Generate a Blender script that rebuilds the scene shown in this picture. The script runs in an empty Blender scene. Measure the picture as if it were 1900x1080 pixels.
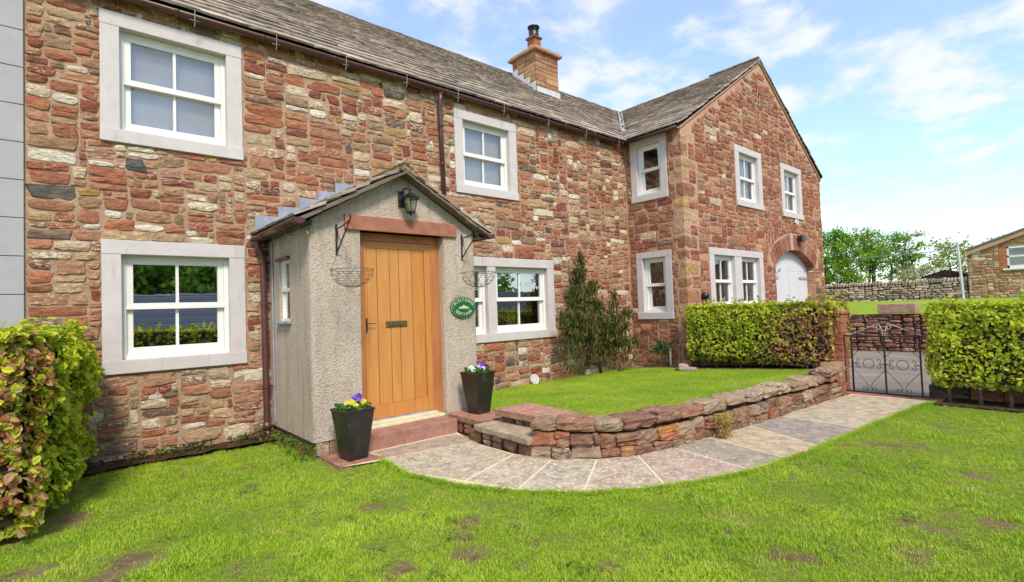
import bpy, bmesh, math, random
import numpy as np
from mathutils import Vector, Matrix, noise as mn
random.seed(7); rng = np.random.default_rng(7)
S = bpy.context.scene; COL = S.collection
R = math.radians

# ------------------------------------------------------------------ camera
yaw, pitch, roll = 0.71812967, 0.03415516, -0.03566346
fw = Vector((math.sin(yaw)*math.cos(pitch), math.cos(yaw)*math.cos(pitch), math.sin(pitch)))
r0 = Vector((math.cos(yaw), -math.sin(yaw), 0)); u0 = r0.cross(fw)
rt = r0*math.cos(roll)+u0*math.sin(roll); up = -r0*math.sin(roll)+u0*math.cos(roll)
cam = bpy.data.cameras.new('camera'); camo = bpy.data.objects.new('camera', cam); COL.objects.link(camo)
CAM = Vector((0, 0, 1.45))
m = Matrix((rt, up, -fw)).transposed().to_4x4(); m.translation = CAM
camo.matrix_world = m
cam.sensor_width = 36; cam.lens = 962.256/1900*36; cam.clip_start = .05; cam.clip_end = 2000
S.camera = camo
def proj(p):
    q = Vector(p)-CAM; z = q.dot(fw)
    if z < .05: return None
    return 950+962.256*q.dot(rt)/z, 540-962.256*q.dot(up)/z, z

# ------------------------------------------------------------------ light
SUN_EL, SUN_AZ = R(47), math.atan2(-.42, -1.0)      # azimuth clockwise from +Y
w = bpy.data.worlds.new('World'); S.world = w; w.use_nodes = True
nt = w.node_tree; N = nt.nodes; Lk = nt.links; N.clear()
out = N.new('ShaderNodeOutputWorld'); bg = N.new('ShaderNodeBackground'); bg.inputs[1].default_value = .15
sky = N.new('ShaderNodeTexSky'); sky.sky_type = 'NISHITA'; sky.sun_disc = False
sky.sun_elevation = SUN_EL; sky.sun_rotation = SUN_AZ; sky.altitude = 100; sky.dust_density = .6; sky.ozone_density = 1.6
tc = N.new('ShaderNodeTexCoord'); sep = N.new('ShaderNodeSeparateXYZ'); Lk.new(tc.outputs['Generated'], sep.inputs[0])
def wm(op, a, b=None, c=None):
    n = N.new('ShaderNodeMath'); n.operation = op
    for i, v in enumerate((a, b, c)):
        if v is None: continue
        if isinstance(v, (int, float)): n.inputs[i].default_value = v
        else: Lk.new(v, n.inputs[i])
    return n.outputs[0]
zz = wm('ADD', wm('MAXIMUM', sep.outputs[2], 0.0), .16)
cx = wm('DIVIDE', sep.outputs[0], zz); cy = wm('DIVIDE', sep.outputs[1], zz)
cmb = N.new('ShaderNodeCombineXYZ'); Lk.new(cx, cmb.inputs[0]); Lk.new(cy, cmb.inputs[1])
n1 = N.new('ShaderNodeTexNoise'); n1.inputs['Scale'].default_value = 4.6; n1.inputs['Detail'].default_value = 9; n1.inputs['Roughness'].default_value = .57; n1.inputs['Distortion'].default_value = .15
Lk.new(cmb.outputs[0], n1.inputs['Vector'])
n2 = N.new('ShaderNodeTexNoise'); n2.inputs['Scale'].default_value = .8; n2.inputs['Detail'].default_value = 3
Lk.new(cmb.outputs[0], n2.inputs['Vector'])
cl = wm('ADD', wm('MULTIPLY', n1.outputs[0], .72), wm('MULTIPLY', n2.outputs[0], .42))
mr = N.new('ShaderNodeMapRange'); mr.interpolation_type = 'SMOOTHERSTEP'; Lk.new(cl, mr.inputs[0])
mr.inputs[1].default_value = .50; mr.inputs[2].default_value = .74; mr.inputs[3].default_value = 0.20; mr.inputs[4].default_value = .92
hz = N.new('ShaderNodeMapRange'); Lk.new(sep.outputs[2], hz.inputs[0]); hz.inputs[1].default_value = 0; hz.inputs[2].default_value = .36; hz.inputs[3].default_value = .34; hz.inputs[4].default_value = 0
cf = wm('MAXIMUM', mr.outputs[0], hz.outputs[0])
hsv = N.new('ShaderNodeHueSaturation'); hsv.inputs['Saturation'].default_value = 1.02; hsv.inputs['Value'].default_value = 1.02; Lk.new(sky.outputs[0], hsv.inputs['Color'])
mx = N.new('ShaderNodeMix'); mx.data_type = 'RGBA'; Lk.new(cf, mx.inputs[0]); tn = N.new('ShaderNodeMix'); tn.data_type = 'RGBA'; tn.blend_type = 'MULTIPLY'; tn.inputs[0].default_value = 1; tn.inputs[7].default_value = (.92, 1.02, 1.06, 1); Lk.new(hsv.outputs[0], tn.inputs[6]); Lk.new(tn.outputs[2], mx.inputs[6]); mx.inputs[7].default_value = (3.35, 3.40, 3.52, 1)
Lk.new(mx.outputs[2], bg.inputs[0]); Lk.new(bg.outputs[0], out.inputs[0])
sl = bpy.data.lights.new('sun', 'SUN'); sl.energy = 2.1; sl.angle = R(12); sl.color = (1, .90, .76)
so = bpy.data.objects.new('sun', sl); COL.objects.link(so)
sd = Vector((math.sin(SUN_AZ)*math.cos(SUN_EL), math.cos(SUN_AZ)*math.cos(SUN_EL), math.sin(SUN_EL)))
so.rotation_euler = sd.to_track_quat('Z', 'Y').to_euler()
vs = S.view_settings; vs.view_transform = 'Standard'; vs.look = 'None'; vs.gamma = 1; vs.use_curve_mapping = False
vs.exposure = 1.0

# ------------------------------------------------------------------ materials
class M:
    """small node helper"""
    def __init__(s, name, rough=.8, spec=.3):
        s.m = bpy.data.materials.new(name); s.m.use_nodes = True; s.t = s.m.node_tree; s.b = s.t.nodes['Principled BSDF']
        s.b.inputs['Roughness'].default_value = rough; s.b.inputs['Specular IOR Level'].default_value = spec
        s.out = s.t.nodes['Material Output']; s._c = None
    def n(s, t, **k):
        x = s.t.nodes.new(t)
        for a, b in k.items(): setattr(x, a, b)
        return x
    def lk(s, a, b): s.t.links.new(a, b)
    def coord(s, kind='Object', scale=(1, 1, 1)):
        if kind == 'pos': c = s.n('ShaderNodeNewGeometry').outputs['Position']
        else: c = s.n('ShaderNodeTexCoord').outputs[kind]
        mp = s.n('ShaderNodeMapping'); mp.inputs['Scale'].default_value = scale; s.lk(c, mp.inputs[0]); return mp.outputs[0]
    def noise(s, sc, det=4, rough=.55, vec=None, dist=0):
        x = s.n('ShaderNodeTexNoise'); x.inputs['Scale'].default_value = sc; x.inputs['Detail'].default_value = det
        x.inputs['Roughness'].default_value = rough; x.inputs['Distortion'].default_value = dist
        s.lk(vec if vec is not None else s.coord('pos'), x.inputs['Vector']); return x.outputs[0]
    def voro(s, sc, vec=None, feat='F1'):
        x = s.n('ShaderNodeTexVoronoi', feature=feat); x.inputs['Scale'].default_value = sc
        s.lk(vec if vec is not None else s.coord('pos'), x.inputs['Vector']); return x.outputs[0]
    def rng(s, v, a, b, c=0, d=1):
        x = s.n('ShaderNodeMapRange'); s.lk(v, x.inputs[0])
        for i, q in enumerate((a, b, c, d)): x.inputs[i+1].default_value = q
        return x.outputs[0]
    def math(s, op, a, b):
        x = s.n('ShaderNodeMath', operation=op)
        for i, v in enumerate((a, b)):
            if isinstance(v, (int, float)): x.inputs[i].default_value = v
            else: s.lk(v, x.inputs[i])
        return x.outputs[0]
    def mix(s, f, a, b, mode='MIX'):
        x = s.n('ShaderNodeMix', data_type='RGBA', blend_type=mode)
        if isinstance(f, (int, float)): x.inputs[0].default_value = f
        else: s.lk(f, x.inputs[0])
        for i, v in ((6, a), (7, b)):
            if isinstance(v, tuple): x.inputs[i].default_value = (*v, 1) if len(v) == 3 else v
            else: s.lk(v, x.inputs[i])
        return x.outputs[2]
    def col(s, c):
        if isinstance(c, tuple): s.b.inputs['Base Color'].default_value = (*c, 1)
        else: s.lk(c, s.b.inputs['Base Color'])
        s._c = c; return s
    def bump(s, h, dist=.01, strength=1, prev=None):
        x = s.n('ShaderNodeBump'); x.inputs['Distance'].default_value = dist; x.inputs['Strength'].default_value = strength
        s.lk(h, x.inputs['Height'])
        if prev is not None: s.lk(prev, x.inputs['Normal'])
        s.lk(x.outputs[0], s.b.inputs['Normal']); return x.outputs[0]
    def attr(s, name='col'):
        x = s.n('ShaderNodeAttribute', attribute_name=name); return x.outputs['Color'], x.outputs['Alpha']

def m_stone(name, cream=(.74, .66, .53), bd=.012, rough=.92):
    a = M(name, rough, .15); c, al = a.attr()
    st = a.coord('pos', (1, 1, 2.6)); st2 = a.coord('pos', (1, 1, 5))
    n1 = a.noise(9, 5, .62, st); n2 = a.noise(30, 5, .68, st); n3 = a.noise(110, 3, .7); n4 = a.noise(16, 4, .7, st2, 1.2)
    k = a.math('ADD', a.rng(n1, .3, .7, .66, 1.34), a.rng(n2, .3, .7, -.24, .24))
    comb = a.n('ShaderNodeCombineColor'); [a.lk(k, comb.inputs[i]) for i in range(3)]
    c1 = a.mix(1.0, c, comb.outputs[0], 'MULTIPLY')
    c1 = a.mix(a.rng(a.noise(6, 4, .6, st), .52, .64, 0, .45), c1, (.42, .25, .15))
    thr = a.math('SUBTRACT', .80, a.math('MULTIPLY', al, .36))
    l = a.rng(a.math('SUBTRACT', a.noise(22, 6, .74, st), thr), 0, .04, 0, .92)
    c2 = a.mix(l, c1, cream)
    dk = a.rng(n4, .60, .70, 0, .6)
    c3 = a.mix(dk, c2, (.10, .055, .038))
    a.col(c3)
    p = a.bump(n1, bd*2, .8); p = a.bump(n4, bd*1.3, .7, p); p = a.bump(n2, bd*1.1, .9, p); a.bump(n3, .004, .8, p)
    return a.m
def m_simple(name, c, rough=.6, spec=.4, nscale=0, namt=.15, bump=0, bscale=60, metal=0, stretch=(1, 1, 1)):
    a = M(name, rough, spec); a.b.inputs['Metallic'].default_value = metal
    if nscale:
        v = a.coord('pos', stretch); n = a.noise(nscale, 5, .6, v)
        lo = tuple(x*(1-namt) for x in c); hi = tuple(min(1, x*(1+namt)) for x in c)
        a.col(a.mix(a.rng(n, .3, .7), lo, hi))
    else: a.col(c)
    if bump: a.bump(a.noise(bscale, 4, .6), bump)
    return a.m
MAT = {}
MAT['stone'] = m_stone('rubble_stone')
MAT['slab'] = m_stone('paving_stone', (.62, .55, .44), .004)
MAT['rock'] = m_stone('garden_wall_rock', (.55, .47, .37), .016)
a = M('wall_mortar', .95, .1); c = a.mix(a.rng(a.noise(3, 4), .3, .7), (.36, .23, .15), (.46, .31, .21))
c = a.mix(a.rng(a.noise(45, 5, .7), .5, .7, 0, .5), c, (.30, .20, .14)); a.col(c)
p = a.bump(a.noise(18, 5, .65), .03, .8); a.bump(a.noise(120, 3, .7), .006, .8, p); MAT['mortar'] = a.m
a = M('pink_lime_mortar', .95, .1); c = a.mix(a.rng(a.noise(3, 4), .3, .7), (.42, .245, .165), (.52, .325, .23)); a.col(c)
a.bump(a.noise(60, 5, .7), .012, .8); MAT['mortar_pink'] = a.m
a = M('roughcast_render', .95, .15)
v = a.voro(54, a.coord('pos'))
bn = a.noise(52, 6, .82)
c = a.mix(a.rng(a.noise(2.2, 4, .6), .35, .7), (.68, .58, .48), (.60, .49, .40))
c = a.mix(a.rng(a.noise(1.1, 5, .7, a.coord('pos', (3, 3, .7))), .5, .68, 0, .6), c, (.58, .46, .33))
c = a.mix(a.rng(a.noise(2.6, 5, .65, a.coord('pos', (4, 4, .45))), .50, .66, 0, .55), c, (.44, .33, .22)); c = a.mix(a.rng(v, .55, .85, 0, .4), c, (.30, .22, .15)); c = a.mix(a.rng(bn, .45, .37, 0, .8), c, (.22, .155, .10))
c = a.mix(a.rng(a.noise(110, 2, .5), .6, .72, 0, .6), c, (.74, .69, .6)); a.col(c)
p = a.bump(v, .012, .8); a.bump(bn, .026, .9, p); MAT['render'] = a.m
a = M('pale_painted_stone', .75, .2); c = a.mix(a.rng(a.noise(5, 5, .65), .3, .7), (.58, .53, .52), (.51, .465, .455))
c = a.mix(a.rng(a.noise(3, 6, .75, a.coord('pos', (5, 5, 1))), .56, .72, 0, .5), c, (.33, .285, .26)); c = a.mix(a.rng(a.noise(55, 5, .8), .66, .74, 0, .5), c, (.22, .19, .17))
a.col(c); a.bump(a.noise(60, 4, .7), .003, .7); MAT['paintstone'] = a.m
MAT['quoin'] = m_simple('grey_painted_ashlar', (.36, .35, .36), .7, .25, 3, .07, .0015, 80)
MAT['white'] = m_simple('white_window_paint', (.74, .725, .69), .35, .4, 5, .03)
MAT['white_wood'] = m_simple('white_door_paint', (.60, .59, .62), .45, .35, 4, .04, .001, 40)
MAT['brownpipe'] = m_simple('brown_plastic', (.085, .032, .028), .35, .5, 8, .25)
MAT['black'] = m_simple('black_ironwork', (.014, .014, .015), .4, .5, 30, .4, .001, 100)
MAT['wire'] = m_simple('dull_green_wire', (.09, .085, .05), .5, .4)
MAT['lead'] = m_simple('lead_flashing', (.27, .29, .36), .55, .4, 9, .25, .004, 20)
MAT['galv'] = m_simple('pale_lead', (.52, .53, .56), .55, .4, 9, .2, .004, 20)
MAT['brass'] = m_simple('aged_brass', (.16, .12, .05), .45, .5, 30, .3, metal=.6)
MAT['clearhook'] = m_simple('white_plastic_hook', (.30, .29, .28), .3, .5)
MAT['soil'] = m_simple('damp_soil', (.075, .045, .028), 1, .1, 14, .5, .03, 30)
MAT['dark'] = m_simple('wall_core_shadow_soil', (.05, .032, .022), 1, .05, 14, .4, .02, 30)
MAT['interior'] = m_simple('dark_room', (.035, .022, .018), .9, .1, 3, .5)
MAT['blind'] = m_simple('grey_roller_blind', (.76, .66, .59), .9, .1, 2, .08)
MAT['curtain'] = m_simple('brown_curtain', (.16, .09, .06), .9, .1, 10, .4, .004, 30, stretch=(1, 4, .3))
MAT['redlintel'] = m_simple('smooth_red_sandstone', (.33, .135, .088), .8, .2, 11, .22, .003, 120)
a = M('mottled_red_sandstone', .9, .2); c = a.mix(a.rng(a.noise(9, 5), .3, .7), (.25, .10, .075), (.38, .19, .14))
c = a.mix(a.rng(a.noise(80, 4, .7), .5, .62, 0, .7), c, (.46, .30, .24)); a.col(c); a.bump(a.noise(60, 5, .7), .012, .8); MAT['step'] = a.m
# planks of oak
a = M('varnished_oak', .38, .4); oi = a.n('ShaderNodeObjectInfo')
v = a.coord('pos', (16, 16, .9)); addv = a.n('ShaderNodeVectorMath', operation='ADD'); a.lk(v, addv.inputs[0])
cmbv = a.n('ShaderNodeCombineXYZ'); a.lk(a.math('MULTIPLY', oi.outputs['Random'], 37.0), cmbv.inputs[0]); a.lk(a.math('MULTIPLY', oi.outputs['Random'], 17.0), cmbv.inputs[2]); a.lk(cmbv.outputs[0], addv.inputs[1])
g1 = a.noise(2.2, 6, .6, addv.outputs[0], .8); g2 = a.noise(14, 4, .7, addv.outputs[0], .3)
c = a.mix(a.rng(g1, .3, .72), (.58, .25, .062), (.42, .165, .040))
c = a.mix(a.rng(g2, .55, .75, 0, .5), c, (.30, .09, .018))
c = a.mix(a.math('MULTIPLY', oi.outputs['Random'], .35), c, (.60, .34, .13)); c = a.mix(a.rng(a.noise(4, 5, .7, a.coord('pos', (3, 3, .5))), .5, .7, 0, .45), c, (.40, .15, .035)); a.col(c)
a.bump(g2, .0015, .5); MAT['oak'] = a.m
MAT['oakdark'] = m_simple('reddish_door_frame', (.38, .145, .05), .4, .4, 5, .25, .001, 50, stretch=(1, 1, .2))
MAT['sillwood'] = m_simple('pale_threshold', (.62, .55, .36), .5, .3, 12, .15)
a = M('glazed_black_pot', .32, .5); c = a.mix(a.rng(a.noise(6, 5, .7), .55, .75), (.018, .017, .016), (.075, .062, .045)); a.col(c)
a.bump(a.noise(9, 3), .004, .5); MAT['pot'] = a.m
# slates
a = M('stone_slate', .85, .25); oi = a.n('ShaderNodeObjectInfo'); c, al = a.attr()
c1 = a.mix(a.rng(a.noise(16, 5, .6), .45, .8, 0, .6), c, (.15, .12, .10))
c1 = a.mix(a.rng(a.noise(5, 7, .72), .60, .66, 0, .55), c1, (.46, .40, .31))
c1 = a.mix(a.rng(a.noise(2.1, 7, .75), .66, .70, 0, .8), c1, (.36, .25, .06))
a.col(c1); p = a.bump(a.noise(12, 5, .65), .010, .7); a.bump(a.noise(70, 3, .7), .004, .7, p); MAT['slate'] = a.m
# glass: mostly a mirror of the garden over a dark room
def m_glass(name, refl, tint):
    a = M(name); t = a.t; t.nodes.remove(a.b)
    g = a.n('ShaderNodeBsdfGlossy'); g.inputs['Roughness'].default_value = .015; g.inputs['Color'].default_value = (.95, .97, 1, 1)
    tr = a.n('ShaderNodeBsdfTransparent'); tr.inputs['Color'].default_value = (*tint, 1)
    fr = a.n('ShaderNodeLayerWeight'); fr.inputs['Blend'].default_value = .25
    f = a.rng(fr.outputs['Fresnel'], 0, 1, refl, 1.0)
    mxs = a.n('ShaderNodeMixShader'); a.lk(f, mxs.inputs[0]); a.lk(tr.outputs[0], mxs.inputs[1]); a.lk(g.outputs[0], mxs.inputs[2]); a.lk(mxs.outputs[0], a.out.inputs[0])
    wv = a.n('ShaderNodeBump'); wv.inputs['Distance'].default_value = .002; wv.inputs['Strength'].default_value = .25; a.lk(a.noise(2.5, 2), wv.inputs['Height']); a.lk(wv.outputs[0], g.inputs['Normal'])
    return a.m
MAT['glass_mirror'] = m_glass('reflective_glass', .72, (.7, .75, .75))
MAT['glass_half'] = m_glass('half_reflective_glass', .42, (.8, .82, .82))
MAT['glass'] = m_glass('window_glass', .16, (.85, .88, .88))
MAT['glass_blind'] = m_glass('glass_over_blind', .12, (.9, .92, .94))
MAT['glass_lamp'] = m_glass('lantern_glass', .2, (.9, .88, .84))
# leaves with some light through them
def m_leaf(name, trans=.35, rough=.55, noisy=.0):
    a = M(name, rough, .25); c, al = a.attr(); a.col(c)
    t = a.n('ShaderNodeBsdfTranslucent'); a.lk(c, t.inputs[0])
    mxs = a.n('ShaderNodeMixShader'); mxs.inputs[0].default_value = trans
    a.lk(a.b.outputs[0], mxs.inputs[1]); a.lk(t.outputs[0], mxs.inputs[2]); a.lk(mxs.outputs[0], a.out.inputs[0]); return a.m
MAT['leaf'] = m_leaf('leaves', .45); MAT['petal'] = m_leaf('petals', .3, .6)
MAT['bark'] = m_simple('bark', (.13, .095, .065), .95, .1, 20, .4, .01, 40)
# grass blades: colour from where they grow
a = M('grass_blade', .5, .25); pv = a.coord('pos', (1, 1, 0)); rnd = a.n('ShaderNodeObjectInfo').outputs['Random']
c = a.mix(a.rng(a.noise(.9, 4, .6, pv), .36, .64), (.28, .46, .020), (.47, .61, .042))
c = a.mix(a.rng(a.noise(3.4, 4, .6, pv), .5, .72, 0, .8), c, (.22, .38, .018))
c = a.mix(a.rng(a.noise(1.9, 5, .7, a.coord('pos', (1.3, 1, 0))), .56, .70, 0, .7), c, (.60, .54, .17))
c = a.mix(a.rng(rnd, 0, .3, .35, 0), c, (.22, .35, .02)); c = a.mix(a.rng(rnd, .80, 1, 0, .7), c, (.52, .50, .16)); a.col(c)
t = a.n('ShaderNodeBsdfTranslucent'); a.lk(c, t.inputs[0]); mxs = a.n('ShaderNodeMixShader'); mxs.inputs[0].default_value = .3
a.lk(a.b.outputs[0], mxs.inputs[1]); a.lk(t.outputs[0], mxs.inputs[2]); a.lk(mxs.outputs[0], a.out.inputs[0]); MAT['blade'] = a.m
a = M('turf', 1, .1); pv = a.coord('pos', (1, 1, 0)); _, al = a.attr()
br = a.mix(a.rng(a.noise(5, 5, .65, pv), .4, .65), (.22, .14, .075), (.34, .27, .13)); br = a.mix(a.rng(a.noise(80, 3, .7, pv), .52, .68, 0, .7), br, (.07, .045, .03))
gr = a.mix(a.rng(a.noise(40, 5, .75, pv), .42, .62), (.17, .24, .03), (.30, .34, .07)); c = a.mix(a.rng(a.math('ADD', al, a.math('MULTIPLY', a.math('SUBTRACT', a.noise(30, 4, .7, pv), .5), 1.6)), .25, .75), gr, br)
a.col(c); a.bump(a.noise(38, 5, .75), .04); MAT['turf'] = a.m
a = M('pasture', .95, .1); c = a.mix(a.rng(a.noise(.35, 5), .35, .65), (.26, .38, .02), (.36, .46, .05)); c = a.mix(a.rng(a.noise(9, 4, .7), .4, .65, 0, .5), c, (.13, .23, .015)); a.col(c); a.bump(a.noise(25, 4, .7), .05); MAT['pasture'] = a.m
a = M('asphalt_lane', .9, .2); c = a.mix(a.rng(a.noise(.9, 5, .6, a.coord('pos', (1, .35, 1))), .35, .65), (.17, .145, .125), (.32, .27, .22)); c = a.mix(a.rng(a.noise(60, 3), .3, .7, 0, .3), c, (.12, .12, .12)); a.col(c); a.bump(a.noise(90, 3), .006); MAT['asphalt'] = a.m
MAT['concrete'] = m_simple('sandstone_trough', (.36, .235, .17), .9, .2, 9, .25, .008, 50)
MAT['pointing'] = m_simple('cream_pointing', (.68, .57, .38), .95, .1, 12, .15, .004, 60)

# ------------------------------------------------------------------ object helpers
WL = {}
def props(o, label=None, cat=None, group=None, kind=None):
    if label: o['label'] = label
    if cat: o['category'] = cat
    if group: o['group'] = group
    if kind: o['kind'] = kind
    return o
def thing(name, label, cat, loc=(0, 0, 0), group=None):
    o = bpy.data.objects.new(name, None); COL.objects.link(o); o.location = loc; o.empty_display_size = .1
    WL[o.name] = Vector(loc); return props(o, label, cat, group)
def add_obj(name, me, mat, parent=None, c=Vector((0, 0, 0))):
    if isinstance(mat, str): mat = MAT[mat]
    if not me.materials: me.materials.append(mat)
    o = bpy.data.objects.new(name, me); COL.objects.link(o); WL[o.name] = Vector(c)
    if parent is not None: o.parent = parent; o.location = Vector(c)-WL[parent.name]
    else: o.location = c
    return o
class MB:
    def __init__(s): s.v = []; s.f = []; s.c = []
    def add(s, V, F, col=None):
        b = len(s.v); s.v.extend([tuple(p) for p in V]); s.f.extend([tuple(i+b for i in f) for f in F])
        if col is not None: s.c.extend([col]*len(V) if not hasattr(col[0], '__len__') else col)
        return s
    def box(s, a, b, col=None):
        (x0, y0, z0), (x1, y1, z1) = [tuple(min(p, q) for p, q in zip(a, b)), tuple(max(p, q) for p, q in zip(a, b))]
        V = [(x0, y0, z0), (x1, y0, z0), (x1, y1, z0), (x0, y1, z0), (x0, y0, z1), (x1, y0, z1), (x1, y1, z1), (x0, y1, z1)]
        return s.add(V, [(0, 3, 2, 1), (4, 5, 6, 7), (0, 1, 5, 4), (1, 2, 6, 5), (2, 3, 7, 6), (3, 0, 4, 7)], col)
    def tube(s, pts, r, n=8, closed=False, col=None, caps=True):
        pts = [Vector(p) for p in pts]; rs = r if hasattr(r, '__len__') else [r]*len(pts)
        V = []; prev = None
        for i, p in enumerate(pts):
            if closed: t = pts[(i+1) % len(pts)]-pts[i-1]
            else: t = pts[min(i+1, len(pts)-1)]-pts[max(i-1, 0)]
            t.normalize()
            if prev is None:
                u = t.cross(Vector((0, 0, 1)));
                if u.length < .1: u = t.cross(Vector((1, 0, 0)))
            else: u = prev-t*prev.dot(t)
            u.normalize(); prev = u; q = t.cross(u)
            for k in range(n):
                an = 2*math.pi*k/n; V.append(p+(u*math.cos(an)+q*math.sin(an))*rs[i])
        F = []; L = len(pts)
        for i in range(L if closed else L-1):
            j = (i+1) % L
            for k in range(n): k2 = (k+1) % n; F.append((i*n+k, i*n+k2, j*n+k2, j*n+k))
        if caps and not closed: F.append(tuple(range(n-1, -1, -1))); F.append(tuple((L-1)*n+k for k in range(n)))
        return s.add(V, F, col)
    def lathe(s, c, prof, n=24, col=None):
        V = []; F = []
        for r, z in prof:
            for k in range(n): an = 2*math.pi*k/n; V.append((c[0]+r*math.cos(an), c[1]+r*math.sin(an), c[2]+z))
        for i in range(len(prof)-1):
            for k in range(n): k2 = (k+1) % n; F.append((i*n+k, i*n+k2, (i+1)*n+k2, (i+1)*n+k))
        F.append(tuple(range(n-1, -1, -1))); F.append(tuple((len(prof)-1)*n+k for k in range(n)))
        return s.add(V, F, col)
    def prism(s, poly, axis, a0, a1, col=None):
        """poly: 2-D outline in the plane normal to axis"""
        def P(p, a): return {'y': (p[0], a, p[1]), 'x': (a, p[0], p[1]), 'z': (p[0], p[1], a)}[axis]
        n = len(poly); V = [P(p, a0) for p in poly]+[P(p, a1) for p in poly]
        F = [tuple(range(n)), tuple(range(2*n-1, n-1, -1))]+[(i, (i+1) % n+0, n+(i+1) % n, n+i) for i in range(n)]
        return s.add(V, F, col)
    def build(s, name, mat, parent=None, smooth=False, bevel=0, kind=None, label=None, fix=True):
        V = np.array(s.v, float); c = (V.min(0)+V.max(0))/2
        me = bpy.data.meshes.new(name); me.from_pydata([tuple(p) for p in V-c], [], s.f)
        if s.c:
            at = me.color_attributes.new('col', 'FLOAT_COLOR', 'POINT')
            at.data.foreach_set('color', np.array([q if len(q) == 4 else (*q, 0) for q in s.c], np.float32).ravel())
        if fix and len(s.f) < 20000:
            bm = bmesh.new(); bm.from_mesh(me); bmesh.ops.recalc_face_normals(bm, faces=bm.faces)
            if bevel:
                bmesh.ops.bevel(bm, geom=list(bm.edges), offset=bevel, segments=2 if bevel > .004 else 1, affect='EDGES', profile=.6)
            bm.to_mesh(me); bm.free()
        if smooth: me.shade_smooth()
        o = add_obj(name, me, mat, parent, Vector(c))
        if kind: o['kind'] = kind
        if label: o['label'] = label
        return o
def fnoise(x, y, z=0): return mn.noise(Vector((x, y, z)))

# ------------------------------------------------------------------ palettes (intrinsic stone colours)
PAL_MAIN = [((.36, .135, .075), 22, .35), ((.27, .088, .055), 12, .4), ((.38, .18, .105), 15, .4), ((.19, .07, .05), 6, .5), ((.40, .22, .13), 18, .5),
            ((.46, .31, .18), 11, .6), ((.50, .38, .25), 9, .75), ((.60, .53, .42), 5.5, .9), ((.105, .095, .08), 2, .2), ((.28, .18, .11), 8, .5), ((.40, .24, .08), 2, .3), ((.19, .12, .09), 4, .4)]
PAL_WING = [((.34, .135, .08), 30, .25), ((.285, .10, .06), 22, .25), ((.40, .20, .115), 18, .35), ((.23, .08, .052), 9, .25), ((.42, .26, .15), 8, .35), ((.27, .165, .105), 9, .3), ((.50, .38, .25), 2.5, .6), ((.12, .10, .085), 1, .2)]
PAL_WALL = [((.30, .18, .115), 6, .4), ((.24, .12, .08), 6, .3), ((.36, .25, .165), 5, .6), ((.20, .12, .085), 4, .5), ((.34, .14, .08), 4, .3), ((.13, .13, .12), .6, .3), ((.45, .22, .07), .7, .1)]
PAL_FAR = [((.52, .38, .30), 6, .7), ((.42, .30, .24), 5, .6), ((.46, .38, .30), 4, .8), ((.34, .20, .14), 3, .4), ((.22, .17, .14), 3, .5)]
PAL_BARN = [((.42, .24, .13), 8, .5), ((.50, .36, .21), 7, .7), ((.38, .17, .09), 5, .4), ((.28, .19, .13), 3, .5), ((.17, .14, .12), 1, .2)]
def pick(pal, r=random):
    t = r.random()*sum(p[1] for p in pal)
    for c, wgt, al in pal:
        t -= wgt
        if t <= 0: break
    k = r.uniform(.86, 1.16); j = r.uniform(-.012, .012)
    return (min(.8, c[0]*k+j), min(.8, c[1]*k), min(.8, c[2]*k-j*.5), max(0, min(1, al+r.uniform(-.3, .3))))

# ------------------------------------------------------------------ rubble walls
US = np.array([-1, -.93, -.5, -.14, .22, .58, .94, 1]); VSs = np.array([-1, -.88, -.3, .32, .9, 1])
def stone_patch(cx, cz, hw, hh, p, D, seed, rough=.007, ang=0, skew=.2):
    """front patch of one stone in wall coordinates (u, z, out)"""
    P = []; nu, nv = len(US), len(VSs)
    ca, sa = math.cos(ang), math.sin(ang)
    r = random.Random(int(seed*1000)); e = min(hw, hh)
    K = [(r.uniform(-.45, .8)*skew*e*1.5, r.uniform(-.4, .7)*skew*e) for _ in range(4)]      # corners pulled in by chance
    tx, tz = r.uniform(-.10, .10), r.uniform(-.16, .08)                                    # tilt of the face
    for b in VSs:
        for a in US:
            m_ = max(abs(a), abs(b))
            q = (abs(a)**p+abs(b)**p)**(1/p) if m_ > 0 else 1
            s = m_/q if q > 0 else 1
            wx = (1-a)/2; wz = (1-b)/2
            qx = wx*wz*K[0][0]-(1-wx)*wz*K[1][0]-(1-wx)*(1-wz)*K[2][0]+wx*(1-wz)*K[3][0]
            qz = wx*wz*K[0][1]+(1-wx)*wz*K[1][1]-(1-wx)*(1-wz)*K[2][1]-wx*(1-wz)*K[3][1]
            x = a*s*hw+qx; z = b*s*hh+qz
            x2 = x*ca-z*sa; z2 = x*sa+z*ca
            X, Z = cx+x2, cz+z2
            n1 = mn.noise(Vector((X*14, Z*14, seed))); n2 = mn.noise(Vector((X*14+50, Z*14, seed))); n3 = mn.noise(Vector((X*13, Z*40, seed+9)))+.5*mn.noise(Vector((X*40, Z*60, seed+3)))
            X += n1*e*.26*m_; Z += n2*e*.26*m_
            d = D*(1-m_**7)**.8+tx*x*.5+tz*z*.5+.003+n3*rough
            if m_ > .99: d = -.007+n3*.004
            P.append((X, Z, d))
    F = [(j*nu+i, j*nu+i+1, (j+1)*nu+i+1, (j+1)*nu+i) for j in range(nv-1) for i in range(nu-1)]
    return P, F
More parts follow.
